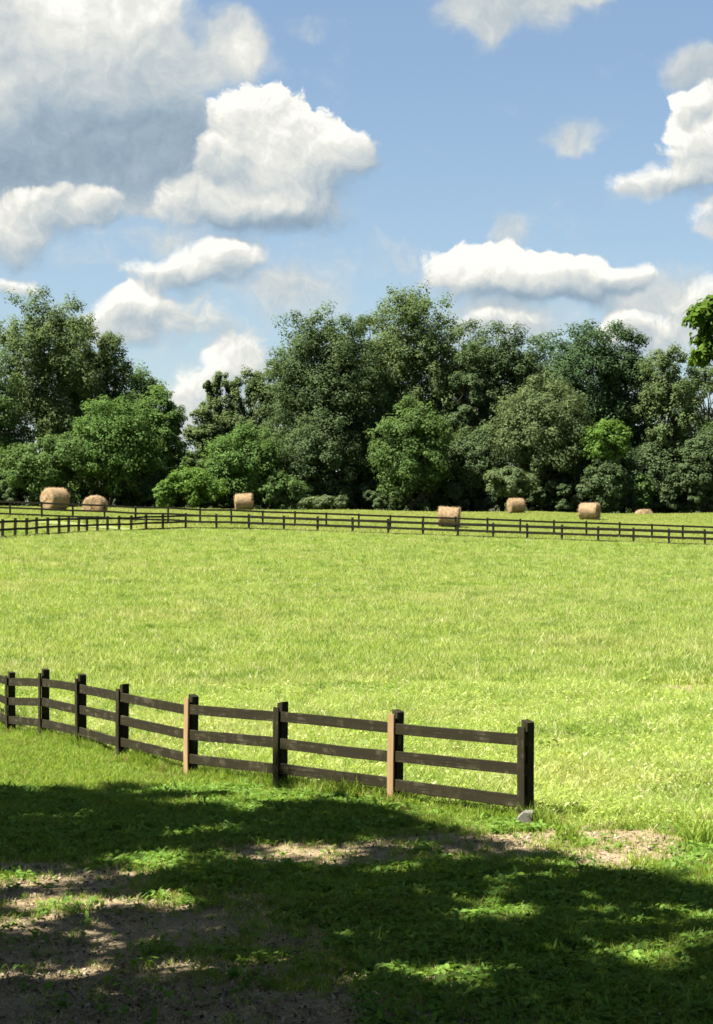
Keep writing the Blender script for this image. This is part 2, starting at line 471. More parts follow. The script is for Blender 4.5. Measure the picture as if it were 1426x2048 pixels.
def ground_material():
    m, N, out = material('ground_soil_and_turf')
    geo = N.new('ShaderNodeNewGeometry'); pos = geo.outputs['Position']
    so = N.new('ShaderNodeAttribute'); so.attribute_name = 'soil'
    fi = N.new('ShaderNodeAttribute'); fi.attribute_name = 'field'
    n1 = N.noise(pos, 0.09, 4, 0.6).outputs['Fac']; n2 = N.noise(pos, 1.3, 5, 0.65).outputs['Fac']; n3 = N.noise(pos, 14, 4, 0.7).outputs['Fac']
    turf = N.mix(N.smooth(n1, 0.3, 0.7), GRASS_DEEP, GRASS_LIGHT)
    turf = N.mix(N.smooth(n2, 0.45, 0.75, 0, 0.55), turf, tuple(v * 0.6 for v in GRASS_DEEP))
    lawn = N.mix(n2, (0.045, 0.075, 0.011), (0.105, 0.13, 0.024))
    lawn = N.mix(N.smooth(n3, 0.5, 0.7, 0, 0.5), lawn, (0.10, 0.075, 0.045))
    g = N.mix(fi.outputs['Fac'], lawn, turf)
    soil = N.mix(n2, (0.138, 0.099, 0.054), (0.285, 0.225, 0.138))
    soil = N.mix(N.smooth(n3, 0.48, 0.72, 0, 0.7), soil, (0.065, 0.047, 0.028))
    sm = N.smooth(N.math('MULTIPLY_ADD', N.math('SUBTRACT', n3, 0.5), 0.8, so.outputs['Fac']), 0.15, 0.5)
    c = N.mix(sm, g, soil)
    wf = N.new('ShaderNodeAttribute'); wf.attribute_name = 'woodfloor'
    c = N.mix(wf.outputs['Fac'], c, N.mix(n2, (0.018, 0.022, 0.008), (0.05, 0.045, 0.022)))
    p = N.new('ShaderNodeBsdfPrincipled'); N.l.new(c, p.inputs['Base Color']); p.inputs['Roughness'].default_value = 0.95
    p.inputs['Specular IOR Level'].default_value = 0.1
    b = N.new('ShaderNodeBump'); b.inputs['Strength'].default_value = 0.8; b.inputs['Distance'].default_value = 0.03
    N.l.new(N.noise(pos, 22, 5, 0.7).outputs['Fac'], b.inputs['Height']); N.l.new(b.outputs[0], p.inputs['Normal'])
    N.l.new(p.outputs[0], out.inputs['Surface'])
    return m


# ------------------------------------------------------------------ ground
def axis(parts):
    v = []
    for a, b, s in parts: v += list(np.arange(a, b, s))
    return np.array(v + [parts[-1][1]], float)

def build_ground():
    far = [4200, 2600, 1500, 900, 500, 320, 220, 150]
    xs = np.r_[[-f for f in far], axis([(-100, -40, 6), (-40, -14, 1.5), (-14, -7, .5), (-7, 7, .14), (7, 14, .5), (14, 40, 1.5), (40, 100, 6)]), far[::-1]]
    ys = np.r_[[-4200, -1500, -500, -200, -90, -45], axis([(-24, 11, 1.5), (11, 27, .13), (27, 48, .3), (48, 110, 1.2), (110, 225, .9), (225, 290, 5)]), [330, 420, 600, 1000, 2000, 4200]]
    X, Y = np.meshgrid(xs, ys); x = X.ravel(); y = Y.ravel()
    z = ground_z(x, y)
    z = z - np.clip((y - 290) / 3000, 0, 1) * 6
    nx, ny = len(xs), len(ys)
    i = np.arange(ny - 1)[:, None] * nx + np.arange(nx - 1)[None, :]
    F = np.stack([i, i + 1, i + nx + 1, i + nx], -1).reshape(-1, 4)
    me = mesh_arrays('ground', np.c_[x, y, z], F, ground_material(), True)
    add_attr(me, 'soil', soil_mask(x, y) * ((y > 5) & (y < 60)))
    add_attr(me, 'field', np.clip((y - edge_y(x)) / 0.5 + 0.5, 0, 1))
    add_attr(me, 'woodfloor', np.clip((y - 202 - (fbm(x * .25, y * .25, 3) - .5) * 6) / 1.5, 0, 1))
    link('ground', me, kind='structure')
    # pale gravel track in the lane behind the left leg of the far paddock fence
    m, N, out = material('pale_gravel')
    geo = N.new('ShaderNodeNewGeometry'); n = N.noise(geo.outputs['Position'], 2.5, 5, 0.7)
    d = N.new('ShaderNodeBsdfDiffuse'); N.l.new(N.mix(n.outputs['Fac'], (0.11, 0.135, 0.04), (0.17, 0.19, 0.075)), d.inputs[0]); N.l.new(d.outputs[0], out.inputs[0])
    cx = np.linspace(-24, -14.8, 70); t = np.linspace(-1, 1, 6)
    cy = 150.5 + 0.01 * (cx + 20) ** 2 * (cx < -20); wid = 3.1 * np.clip((-14.0 - cx) / 5, 0.05, 1) * (0.8 + 0.4 * fbm(cx * .4, cx * 0 + 3, 2))
    X = np.repeat(cx[:, None], 6, 1).ravel(); Y = (cy[:, None] + t[None, :] * wid[:, None] * 0.5).ravel()
    i = np.arange(69)[:, None] * 6 + np.arange(5)[None, :]
    link('gravel_track', mesh_arrays('gravel_track', np.c_[X, Y, ground_z(X, Y) + 0.05], np.stack([i, i + 6, i + 7, i + 1], -1).reshape(-1, 4), m, True), kind='structure')

build_ground()


# ------------------------------------------------------------------ fences
FENCE = wood('dark_stained_board', (0.0125, 0.0102, 0.0042), (0.090, 0.078, 0.048), 0.65, 0.85, (0.020, 0.021, 0.006))
FENCE_FAR = wood('weathered_dark_board', (0.012, 0.011, 0.006), (0.07, 0.065, 0.045), 0.5, 0.85)
NEW_WOOD = wood('new_pine', (0.185, 0.120, 0.060), (0.29, 0.215, 0.132), 0.6, 0.8)
rng = random.Random(11)

def box_mesh(name, L, W, H, mat, bev=0.006, cuts=0, warp=0.0, seed=0, slope=0.0):
    """a board along x from 0 to L, width W on y, height H on z, soft edges, slightly bowed and uneven"""
    r = random.Random(seed); b = min(bev, W * .3, H * .3)
    prof = [(-W / 2 + b, -H / 2), (W / 2 - b, -H / 2), (W / 2, -H / 2 + b), (W / 2, H / 2 - b), (W / 2 - b, H / 2), (-W / 2 + b, H / 2), (-W / 2, H / 2 - b), (-W / 2, -H / 2 + b)]
    n = cuts + 2; V = []
    for k in range(n):
        t = k / (n - 1); dz = warp * math.sin(math.pi * t) + (r.uniform(-1, 1) * abs(warp) * .35 if 0 < k < n - 1 else 0); dy = warp * .5 * math.sin(math.pi * t * 1.3)
        for y, z in prof:
            V.append((L * t + (slope * y if k == n - 1 else 0), y + dy, z + dz + r.uniform(-1, 1) * 0.0015))
    F = [tuple(reversed(range(8)))]
    for k in range(n - 1):
        for j in range(8):
            F.append((k * 8 + j, k * 8 + (j + 1) % 8, k * 8 + 8 + (j + 1) % 8, k * 8 + 8 + j))
    F.append(tuple(range((n - 1) * 8, n * 8)))
    return mesh_from(name, V, F, mat)

def orient(o, p0, p1, up=(0, 0, 1)):
    """lay the object's x axis from p0 to p1"""
    x = (Vector(p1) - Vector(p0)).normalized(); y = Vector(up).cross(x).normalized(); z = x.cross(y)
    m = Matrix((x, y, z)).transposed().to_4x4(); m.translation = Vector(p0)
    o.matrix_world = m

def build_fence(name, label, posts, H, boards, bh, front, mat, fine=True, pale=(), group=None, battens=True, pw=0.118):
    base = Vector(posts[len(posts) // 2]); root = thing(name, label, 'fence', base, group=group)
    P = [Vector((p[0], p[1], gz(p[0], p[1]))) for p in posts]
    def part(nm, me, p0, p1, up=(0, 0, 1), label=None):
        o = link(nm, me, root, label)
        o.matrix_parent_inverse = Matrix.Identity(4)
        orient(o, p0 - base, p1 - base, up)
        return o
    cache = {}
    for i, p in enumerate(P):
        a = P[max(i - 1, 0)]; b = P[min(i + 1, len(P) - 1)]
        d = (b - a); d.z = 0; d.normalize(); n = Vector((-d.y, d.x, 0))
        if n.dot(Vector(front)) < 0: n = -n
        lean = Vector((rng.uniform(-1, 1) * .012, rng.uniform(-1, 1) * .012, 1)) if fine else Vector((rng.uniform(-1, 1) * .02, rng.uniform(-1, 1) * .02, 1))
        h = H + rng.uniform(-.025, .035)
        if fine or 'post' not in cache:
            cache['post'] = box_mesh('post', 1.0 if not fine else h + .35, pw, pw, mat, .007, 1, .004 if fine else 0, i, rng.choice((-.25, .25, .12)) if fine else 0)
        q0 = p - Vector((0, 0, .35)); 
        o = part('post', cache['post'], q0, q0 + lean, n)
        if not fine: o.scale.x = h + .35
        if battens:
            isp = i in pale
            bw = .125; hb = h - .08 + (0.03 if isp else 0)
            me = box_mesh('batten', hb, bw, .026, NEW_WOOD if isp else mat, .004, 1, .003, 100 + i)
            q = p + n * (pw / 2 + .032 + .0135 + .004) + Vector((0, 0, .015)) + d * rng.uniform(-.01, .01)
            part('batten', me, q, q + lean, n, 'pale unpainted new pine batten' if isp else None)
    for i in range(len(P) - 1):
        a, b = P[i], P[i + 1]
        d = (b - a); d.z = 0; L0 = d.length; d.normalize(); n = Vector((-d.y, d.x, 0))
        if n.dot(Vector(front)) < 0: n = -n
        for k, hc in enumerate(boards):
            e0 = a + n * (pw / 2 + .016) + Vector((0, 0, hc + rng.uniform(-.014, .014))) + d * (.004 if i else -.055)
            e1 = b + n * (pw / 2 + .016) + Vector((0, 0, hc + rng.uniform(-.014, .014))) - d * (.004 if i < len(P) - 2 else -.055)
            L = (e1 - e0).length
            if fine:
                me = box_mesh('board', L, .03, bh * rng.uniform(.96, 1.03), mat, .005, 6, rng.uniform(-.010, .008), 500 + i * 3 + k)
                part('board', me, e0, e1)
            else:
                if 'board' not in cache: cache['board'] = box_mesh('board', 1.0, .03, bh, mat, .004, 0, 0, 7)
                o = part('board', cache['board'], e0, e1); o.scale.x = L
    return root

# near fence: carries on out of the picture on the left
d_ = np.array(NEAR_POSTS[-1]) - np.array(NEAR_POSTS[-2])
near_pts = NEAR_POSTS + [tuple(np.array(NEAR_POSTS[-1]) + d_ * k) for k in (1.0, 2.0, 3.0)]
near_fence = build_fence('wooden_fence', 'dark brown three board fence in front with two pale new battens', near_pts, 1.205, (.275, .64, 1.005), .147, (-.8, -.6, 0), FENCE, True, (1, 3))
front_pts = list(FRONT)
d_ = np.array(FRONT[0]) - np.array(FRONT[1])
front_pts = [tuple(np.array(FRONT[0]) + d_ * k) for k in (4, 3, 2, 1)] + front_pts
build_fence('wooden_fence', 'far dark board fence that bends round a corner at the edge of the near field', front_pts, 1.2, (.13, .58, 1.03), .135, (0, -1, 0), FENCE_FAR, False, battens=False, pw=.15)
build_fence('wooden_fence', 'farthest dark board fence running straight along the lane in front of the hay bales', REAR, 1.2, (.16, .62, 1.08), .14, (0, -1, 0), FENCE_FAR, False, battens=False, pw=.14)

def foot_block():
    """grey block lying against the foot of the end post"""
    p = NEAR_POSTS[0]; r = random.Random(3)
    prof = [(-.125, 0), (.105, 0), (.125, .175), (.02, .17), (-.06, .10)]
    V = []; F = []
    ys = (-.10, -.07, .07, .10)
    for k, y in enumerate(ys):
        s = .92 if k in (0, 3) else 1
        V += [(x * s + r.uniform(-.006, .006), y, z * s + r.uniform(-.006, .006) + (-.03 if z == 0 else 0)) for x, z in prof]
    n = 5
    F.append(tuple(range(n))); F.append(tuple(reversed(range(3 * n, 4 * n))))
    for k in range(3):
        for j in range(n): F.append((k * n + (j + 1) % n, k * n + j, (k + 1) * n + j, (k + 1) * n + (j + 1) % n))
    m, N, out = material('grey_concrete')
    geo = N.new('ShaderNodeNewGeometry'); a = N.noise(geo.outputs['Position'], 35, 5, .7)
    d = N.new('ShaderNodeBsdfDiffuse'); N.l.new(N.mix(a.outputs['Fac'], (.075, .07, .06), (.19, .18, .155)), d.inputs[0]); N.l.new(d.outputs[0], out.inputs[0])
    x, y = p[0] - .075, p[1] - .20
    o = link('concrete_block', mesh_from('concrete_block', V, F, m), None, 'rough grey wedge shaped block leaning at the foot of the end fence post', 'block', loc=(x, y, gz(x, y)))
    o.rotation_euler = (0, 0, math.radians(-8))
foot_block()


# ------------------------------------------------------------------ hay bales
def hay_material():
    m, N, out = material('hay')
    tc = N.new('ShaderNodeTexCoord'); geo = N.new('ShaderNodeNewGeometry')
    mp = N.new('ShaderNodeMapping'); mp.inputs['Scale'].default_value = (9, 13, 13); N.l.new(tc.outputs['Object'], mp.inputs[0])
    n = N.noise(mp.outputs[0], 1.7, 5, .7); b = N.noise(tc.outputs['Object'], 2.2, 4, .6)
    c = N.mix(n.outputs['Fac'], (.085, .058, .030), (.40, .285, .165)); c = N.mix(N.smooth(b.outputs['Fac'], .42, .68, 0, .65), c, (.18, .122, .068))
    p = N.new('ShaderNodeBsdfDiffuse'); N.l.new(c, p.inputs[0])
    bp = N.new('ShaderNodeBump'); bp.inputs['Distance'].default_value = .06; bp.inputs['Strength'].default_value = .9
    N.l.new(n.outputs['Fac'], bp.inputs['Height']); N.l.new(bp.outputs[0], p.inputs['Normal']); N.l.new(p.outputs[0], out.inputs[0])
    return m
HAY = hay_material()
STRAWM = leafy('loose_straw', (.20, .135, .08), (.40, .30, .20), .3, 0)

def hay_bale(label, x, D, dia, length, rz, tilt=0.0, sink=0.0, seed=0, lump=0.03):
    r = np.random.RandomState(seed); X = (x - 713) / FPX * D
    z0 = gz(X, D)
    root = thing('hay_bale', label, 'hay bale', (X, D, z0 - sink), rz, 'round hay bales in the far field')
    R = dia / 2; ns = 44; prof = []
    for t in np.linspace(0, 1, 5)[:-1]: prof.append((-length / 2 - .05 * (1 - t) , t * R * .93))
    for t in np.linspace(-1, 1, 15): prof.append((t * length / 2 * .985, R * (1 - .055 * abs(t) ** 6)))
    for t in np.linspace(1, 0, 5)[1:]: prof.append((length / 2 + .05 * (1 - t), t * R * .93))
    V = []; n = len(prof)
    ph = r.rand(6) * 6.28
    for k, (a, q) in enumerate(prof):
        for j in range(ns):
            th = 2 * math.pi * j / ns
            rr = q * (1 + lump * math.sin(2 * th + ph[0]) * .5 + lump * .5 * math.sin(5 * th + a * 3 + ph[1]) + (.012 * math.sin(a * 26 + ph[3])) * (q > R * .9) + r.normal() * .008)
            zz = rr * math.cos(th) + R * .97
            zz = max(zz, .0 if q > R * .5 else zz)          # sags flat where it lies on the ground
            V.append((a + r.normal() * .012 + .02 * math.sin(3 * th + ph[2]), rr * math.sin(th) * 1.02, zz))
    i = np.arange(n - 1)[:, None] * ns; j = np.arange(ns)[None, :]; j2 = (j + 1) % ns
    F = np.stack([i + j, i + j2, i + ns + j2, i + ns + j], -1).reshape(-1, 4)
    body = link('bale_body', mesh_arrays('bale_body', np.array(V), F, HAY, True), root)
    # loose stalks standing off the surface
    m = 2200; a = r.uniform(-length / 2, length / 2, m); th = r.uniform(0, 6.28, m); e = r.rand(m) < .25
    rad = np.where(e, R * np.sqrt(r.rand(m)), R * 1.0); ax = np.where(e, np.sign(a) * (length / 2 + .03), a)
    c = np.c_[ax, rad * np.sin(th), np.maximum(rad * np.cos(th) + R * .97, .04)]
    nrm = np.where(e[:, None], np.c_[np.sign(a), 0 * a, 0 * a], np.c_[0 * a, np.sin(th), np.cos(th)])
    d = r.normal(size=(m, 3)) + nrm * .5; d /= np.linalg.norm(d, axis=1)[:, None]
    s = np.cross(d, r.normal(size=(m, 3))); s /= np.linalg.norm(s, axis=1)[:, None]
    Ln = r.uniform(.06, .16, (m, 1)); W = .009
    vv = np.stack([c - s * W, c + s * W, c + d * Ln + s * W * .5, c + d * Ln - s * W * .5], 1).reshape(-1, 3)
    st = link('loose_straw', mesh_arrays('loose_straw', vv, np.arange(m * 4).reshape(-1, 4), STRAWM), root, kind='stuff')
    add_attr(st.data, 'tint', np.repeat(r.rand(m), 4))
    body.rotation_euler = (0, tilt, 0); st.rotation_euler = (0, tilt, 0)
    return root

hay_bale('leftmost hay bale, a big rounded drum half behind the farthest fence', 110, 171, 1.95, 1.7, math.radians(42), seed=1)
hay_bale('second hay bale from the left, low dome with its flat end towards us', 190, 173, 1.82, 1.4, math.radians(74), sink=.50, seed=2)
hay_bale('square looking hay bale standing alone left of centre just above the top rail', 489, 190, 1.60, 1.58, math.radians(4), tilt=math.radians(-4), seed=3, lump=.015)
hay_bale('ragged lumpy hay bale seen through the fence rails right of centre', 897, 165, 1.62, 1.62, math.radians(-7), tilt=math.radians(3), seed=4, lump=.06)
hay_bale('smaller upright looking hay bale on the crest before the pale olive bush', 1032, 193, 1.42, 1.38, math.radians(17), seed=5)
hay_bale('rightmost full hay bale, a drum turned to show its left end', 1179, 182, 1.5, 1.62, math.radians(-24), seed=6)
hay_bale('hay bale sunk behind the crest so only its low rounded top shows', 1288, 200.5, 1.5, 1.3, math.radians(40), sink=.98, seed=7)


# ------------------------------------------------------------------ trees
BARK = bark('grey_brown_bark', (.035, .027, .02), (.10, .082, .065))
LEAF = {
    'oak':   leafy('dark_oak_leaves', (0.039, 0.064, 0.026), (0.107, 0.148, 0.067), .44, 0, .45, 'tint'),
    'ash':   leafy('grey_green_leaves', (0.058, 0.091, 0.033), (0.139, 0.182, 0.077), .46, 0, .45, 'tint'),
    'mid':   leafy('mid_green_leaves', (0.051, 0.093, 0.027), (0.123, 0.182, 0.061), .46, 0, .45, 'tint'),
    'maple': leafy('fresh_green_leaves', (0.053, 0.103, 0.026), (0.128, 0.198, 0.060), .46, 0, .45, 'tint'),
    'blue':  leafy('blue_green_leaves', (.034, .064, .028), (.094, .142, .066), .44, 0, .45, 'tint'),
    'olive': leafy('olive_leaves', (.060, .088, .036), (.142, .180, .082), .44, 0, .45, 'tint'),
    'lime':  leafy('lime_leaves', (.066, .124, .022), (.130, .210, .048), .46, 0, .45, 'tint'),
    'near':  leafy('branch_leaves', (.036, .074, .010), (.088, .142, .025), .42, 0, .45, 'tint'),
    'shade': leafy('canopy_leaves', (.032, .062, .016), (.078, .124, .036), .34, 0, .45, 'tint'),
}

def leaf_cloud(centres, radii, flat, nleaf, size, r, axis_c, up=.5, far=False):
    """kite-shaped leaves gathered in clumps; returns verts, faces and a tint per vertex"""
    k = len(centres)
    idx = np.repeat(np.arange(k), nleaf); m = len(idx)
    u = r.normal(size=(m, 3)); u /= np.linalg.norm(u, axis=1)[:, None]
    rad = r.rand(m) ** .33
    off = u * rad[:, None] * radii[idx][:, None] * flat[idx]
    pos = centres[idx] + off
    outw = centres[idx] - axis_c; outw /= np.linalg.norm(outw, axis=1)[:, None] + 1e-6
    nrm = u * .85 + outw * .45 + np.array([0, 0, up]) + r.normal(size=(m, 3)) * .30
    nrm /= np.linalg.norm(nrm, axis=1)[:, None]
    t = np.cross(nrm, r.normal(size=(m, 3))); t /= np.linalg.norm(t, axis=1)[:, None] + 1e-6
    b = np.cross(nrm, t)
    s = (size * r.uniform(.6, 1.35, m))[:, None]
    bend = nrm * s * r.uniform(-.12, .28, m)[:, None]
    tint = np.clip(r.rand(k)[idx] * .5 + r.rand(m) * .5, 0, 1)
    if far:      # three-cornered leaf sprays are enough this far away
        V = np.stack([pos - t * s * .55, pos + b * s * .42 + t * s * .25 - bend, pos - b * s * .38 + t * s * .42 - bend], 1).reshape(-1, 3)
        return V, np.arange(m * 3).reshape(-1, 3), np.repeat(tint, 3)
    V = np.stack([pos - t * s * .55, pos + b * s * .36 - bend * .5, pos + t * s * .55, pos - b * s * .36 - bend * .5], 1).reshape(-1, 3)
    return V, np.arange(m * 4).reshape(-1, 4), np.repeat(tint, 4)

def crown_clumps(style, n, rx, ry, z0, z1, r):
    """a crown built of rounded boughs, each bough carrying clumps; returns clump centres, radii and flatness"""
    zc = (z0 + z1) / 2; rz = (z1 - z0) / 2
    per = 14
    nl = max(12, int(n * 1.65) // per)
    small = min(rx, rz)
    k = dict(upright=.34, tiers=.36).get(style, .40) * (1.0 if nl > 20 else 1.12)
    # spread bough centres evenly through the shell of the crown
    cand = r.normal(size=(nl * 14, 3)); cand /= np.linalg.norm(cand, axis=1)[:, None]
    cand *= (r.uniform(.25, 1.0, len(cand)) ** .45)[:, None]
    p = 2.5 if style == 'upright' else 2.2
    sc = 1.0 / np.maximum((np.hypot(cand[:, 0], cand[:, 1]) ** p + np.abs(cand[:, 2]) ** p) ** (1 / p) / np.linalg.norm(cand, axis=1), .6)
    cand *= sc[:, None]
    pick = [int(np.argmax(cand[:, 2] - .4 * np.abs(cand[:, 0])))]
    d = np.linalg.norm(cand - cand[pick[0]], axis=1)
    while len(pick) < nl:
        i = int(np.argmax(d * r.uniform(.75, 1.0, len(d)))); pick.append(i); d = np.minimum(d, np.linalg.norm(cand - cand[i], axis=1))
    b = cand[pick]
    br = small * k * r.uniform(.75, 1.3, nl)
    if style == 'upright':
        w = np.interp(b[:, 2], [-1, -.5, .1, 1], [.75, .95, 1.0, 1.05]); stretch = np.array([1.0, 1.0, 1.25])
    else:
        w = np.interp(b[:, 2], [-1, -.5, .1, 1], [.9, 1, 1.0, 1.0]); stretch = np.array([1.1, 1.1, .62]) if style == 'tiers' else np.array([1.05, 1.05, .9])
    bc = np.c_[b[:, 0] * w * (rx - br), b[:, 1] * w * np.maximum(ry - br, .2), zc + b[:, 2] * np.maximum(rz - br * stretch[2] * .9, .2)]
    bc[:, 2] += r.normal(size=nl) * rz * .03
    u = r.normal(size=(nl, per, 3)); u[:, :, 2] += .35; u /= np.linalg.norm(u, axis=2)[:, :, None]
    rad = r.uniform(.55, .92, (nl, per, 1))
    c = (bc[:, None, :] + u * rad * br[:, None, None] * stretch).reshape(-1, 3)
    q = (np.clip(br * .44, .32, .95)[:, None] * r.uniform(.7, 1.25, (nl, per))).ravel()
    flat = np.tile(np.array([1.1, 1.1, .5]) if style == 'tiers' else (np.array([.95, .95, 1.05]) if style == 'upright' else np.array([1.08, 1.08, .8])), (len(c), 1))
    return c, q, flat

def bend_path(p, q, r, n=6, wob=.08):
    t = np.linspace(0, 1, n)[:, None]; P = p * (1 - t) + q * t
    L = np.linalg.norm(q - p)
    w = r.normal(size=(n, 3)) * wob * L * np.sin(t * math.pi) * .5
    w[:, 2] += (np.sin(t[:, 0] * math.pi) * L * .06)
    return P + w

def tree(name, label, cat, cx, top, width, D, leafkind, style='round', bottom=.12, n=260, leaves=72, size=.26, seed=0, depth=.85, group='trees of the wood behind the far field', low_px=None, clump=1.0, trunk_r=None, lean=0.0):
    r = np.random.RandomState(seed * 7 + 3)
    X = (cx - 713) / FPX * D; gz0 = gz(X, D)
    H = CAMZ - (top - HOR) / FPX * D - gz0
    rx = width / 2 / FPX * D; ry = rx * depth
    z0 = H * bottom if low_px is None else CAMZ - (low_px - HOR) / FPX * D - gz0
    shrub = cat in ('bush', 'shrub')
    root = thing(name, label, cat, (X, D, gz0), 0, group)
    c, q, flat = crown_clumps(style, n, rx * 1.14, ry * 1.1, z0, H * 1.01, r)
    c[:, 0] += lean * (c[:, 2] / H)
    keep = c[:, 2] > .15; c, q, flat = c[keep], q[keep], flat[keep]
    V, F, T = leaf_cloud(c, q, flat, leaves, size, r, np.array([0, 0, (z0 + H) * .45]), far=True)
    me = mesh_arrays('crown', V, F, LEAF[leafkind]); add_attr(me, 'tint', T)
    link('foliage' if shrub else 'crown', me, root)
    # trunk and limbs
    R0 = trunk_r or max(.05, H * .0135)
    topz = H * .8
    tp = np.array([[0, 0, -.4], [r.normal() * .1, r.normal() * .1, H * .2], [lean * .4 + r.normal() * .25, r.normal() * .25, H * .5], [lean * .8 + r.normal() * .4, r.normal() * .4, topz]])
    tt = np.linspace(0, 1, 10); tp = np.stack([np.interp(tt, [0, .25, .6, 1], tp[:, k]) for k in range(3)], 1)
    paths = [(tp, R0 * (1 - .8 * tt))]
    for k in r.choice(len(c), min(len(c), 8 if shrub else 34), replace=False):
        e = c[k]; s = np.clip((e[2] / H - .28) * .9, .05, .75); st = np.array([np.interp(s, tt * .8, tp[:, j]) for j in range(3)])
        if st[2] > e[2]: st = np.array([0, 0, max(e[2] * .5, .2)])
        P = bend_path(st, e, r, 6, .10); paths.append((P, np.linspace(R0 * .38, .02, 6)))
    V, F = tubes(paths, 6)
    link('stem' if shrub else 'trunk', mesh_arrays('trunk', V, F, BARK, True), root)
    return root

WOOD = [
    # label, cx, top, width, D, leaves, style, extra
    ('tall grey green upright tree with feathery top, highest of the left wood', 92, 574, 235, 216, 'ash', 'upright', dict(n=430, bottom=.16)),
    ('dark tree cut by the left edge below the tall feathery one', -30, 690, 170, 209, 'mid', 'round', dict(n=260, bottom=.03)),
    ('mid green tree on the right shoulder of the tall feathery left tree', 215, 668, 135, 220, 'ash', 'upright', dict(n=320, bottom=.12)),
    ('bright green leafy tree standing forward behind the two left hay bales', 222, 782, 195, 207, 'maple', 'round', dict(n=300, bottom=.05)),
    ('green tree at the right end of the left wood beside the sky gap', 312, 772, 120, 213, 'maple', 'round', dict(n=270, bottom=.04)),
    ('low dark tree at the foot of the left wood behind the leftmost hay bale', 95, 868, 190, 205, 'mid', 'round', dict(n=230, bottom=.0)),
    ('small round tree in the dip between the left wood and the middle wood', 352, 868, 80, 218, 'mid', 'round', dict(n=130, bottom=.0)),
    ('low pale green tree to the right of the dip in the treeline', 408, 815, 95, 222, 'ash', 'round', dict(n=160, bottom=.02)),
    ('slim feathery tree left of the big dark oak', 440, 746, 95, 228, 'ash', 'upright', dict(n=230, bottom=.05)),
    ('slender tree just left of the big dark oak', 502, 738, 115, 226, 'ash', 'upright', dict(n=260, bottom=.05)),
    ('broad mid green tree in front of the big oak on its left', 492, 850, 165, 208, 'maple', 'round', dict(n=270, bottom=.0)),
    ('big dark round oak, left half of the tall middle group', 648, 606, 262, 215, 'oak', 'round', dict(n=620, bottom=.12)),
    ('tall broad tree with a ragged feathery top, highest of the middle wood', 832, 577, 240, 220, 'ash', 'upright', dict(n=560, bottom=.15)),
    ('pale green tree forward of the tall ragged tree, reaching the ground', 822, 795, 165, 207, 'mid', 'round', dict(n=280, bottom=.04)),
    ('dark tree with thin crown between the ragged tree and the pale olive one', 940, 690, 100, 216, 'oak', 'round', dict(n=200, bottom=.10)),
    ('grey green round tree right of the tall ragged tree', 1005, 642, 190, 219, 'oak', 'round', dict(n=400, bottom=.22)),
    ('pale olive spreading tree forward of the blue green ones', 1085, 742, 210, 209, 'olive', 'round', dict(n=340, bottom=.16)),
    ('dark blue green round tree, tallest of the right wood', 1165, 638, 195, 217, 'blue', 'round', dict(n=380, bottom=.15)),
    ('second dark blue green tree on the right shoulder of the tallest one', 1248, 648, 140, 219, 'blue', 'round', dict(n=300, bottom=.18)),
    ('open thin tree near the right edge with sky between its limbs', 1342, 688, 140, 215, 'ash', 'upright', dict(n=230, bottom=.18)),
    ('pale thin tree at the right edge with much sky showing through', 1412, 712, 100, 240, 'olive', 'upright', dict(n=120, bottom=.15)),
    ('low round brownish green tree at the right edge under the thin ones', 1412, 850, 110, 210, 'oak', 'round', dict(n=190, bottom=.02)),
    ('small lime green tree lit up before the dark right wood', 1212, 838, 110, 206, 'lime', 'round', dict(n=110, low_px=935)),
    ('dark tree low in the middle wood under the big oak', 640, 820, 190, 211, 'oak', 'round', dict(n=260, bottom=.0)),
    ('dark tree low behind the small upright hay bale', 945, 850, 150, 212, 'oak', 'round', dict(n=230, bottom=.0)),
    ('dark low tree under the olive spreading tree', 1110, 865, 170, 213, 'oak', 'round', dict(n=250, bottom=.0)),
    ('dark low tree behind the rightmost full hay bale', 1215, 868, 140, 212, 'blue', 'round', dict(n=220, bottom=.0)),
    ('dark low tree left of the thin right edge trees', 1318, 880, 110, 214, 'oak', 'round', dict(n=150, bottom=.0)),
    ('dark low tree behind the square looking hay bale', 555, 865, 130, 215, 'mid', 'round', dict(n=200, bottom=.0)),
    ('dark low tree behind the second hay bale from the left', 275, 880, 150, 214, 'oak', 'round', dict(n=210, bottom=.0)),
    ('dark low tree filling the left edge of the wood', 10, 850, 140, 211, 'oak', 'round', dict(n=200, bottom=.0)),
    ('dark low tree behind the pale green tree in the middle', 745, 830, 120, 214, 'oak', 'round', dict(n=200, bottom=.0)),
]
WOOD += [
    ('back tree filling behind the left feathery tree', 150, 640, 150, 232, 'ash', 'round', dict(n=230, bottom=.05)),
    ('back tree filling behind the bright maple of the left wood', 275, 722, 150, 230, 'mid', 'round', dict(n=270, bottom=.02)),
    ('back tree between the slim feathery trees and the oak', 545, 716, 130, 232, 'ash', 'round', dict(n=200, bottom=.04)),
    ('back tree low behind the slim feathery trees', 450, 820, 120, 232, 'mid', 'round', dict(n=160, bottom=.02)),
    ('back tree between the big oak and the tall ragged tree', 735, 618, 160, 234, 'oak', 'round', dict(n=260, bottom=.04)),
    ('back tree behind the thin dark tree right of the ragged one', 930, 636, 150, 234, 'oak', 'round', dict(n=240, bottom=.04)),
    ('back tree between the grey green round tree and the blue green one', 1085, 668, 150, 234, 'blue', 'round', dict(n=220, bottom=.04)),
    ('back tree behind the right shoulder of the blue green trees', 1300, 692, 140, 234, 'oak', 'round', dict(n=170, bottom=.04)),
    ('back tree low behind the thin right edge trees', 1385, 830, 150, 236, 'mid', 'round', dict(n=130, bottom=.03)),
    ('back tree low behind the middle of the wood', 870, 800, 150, 236, 'oak', 'round', dict(n=200, bottom=.03)),
]
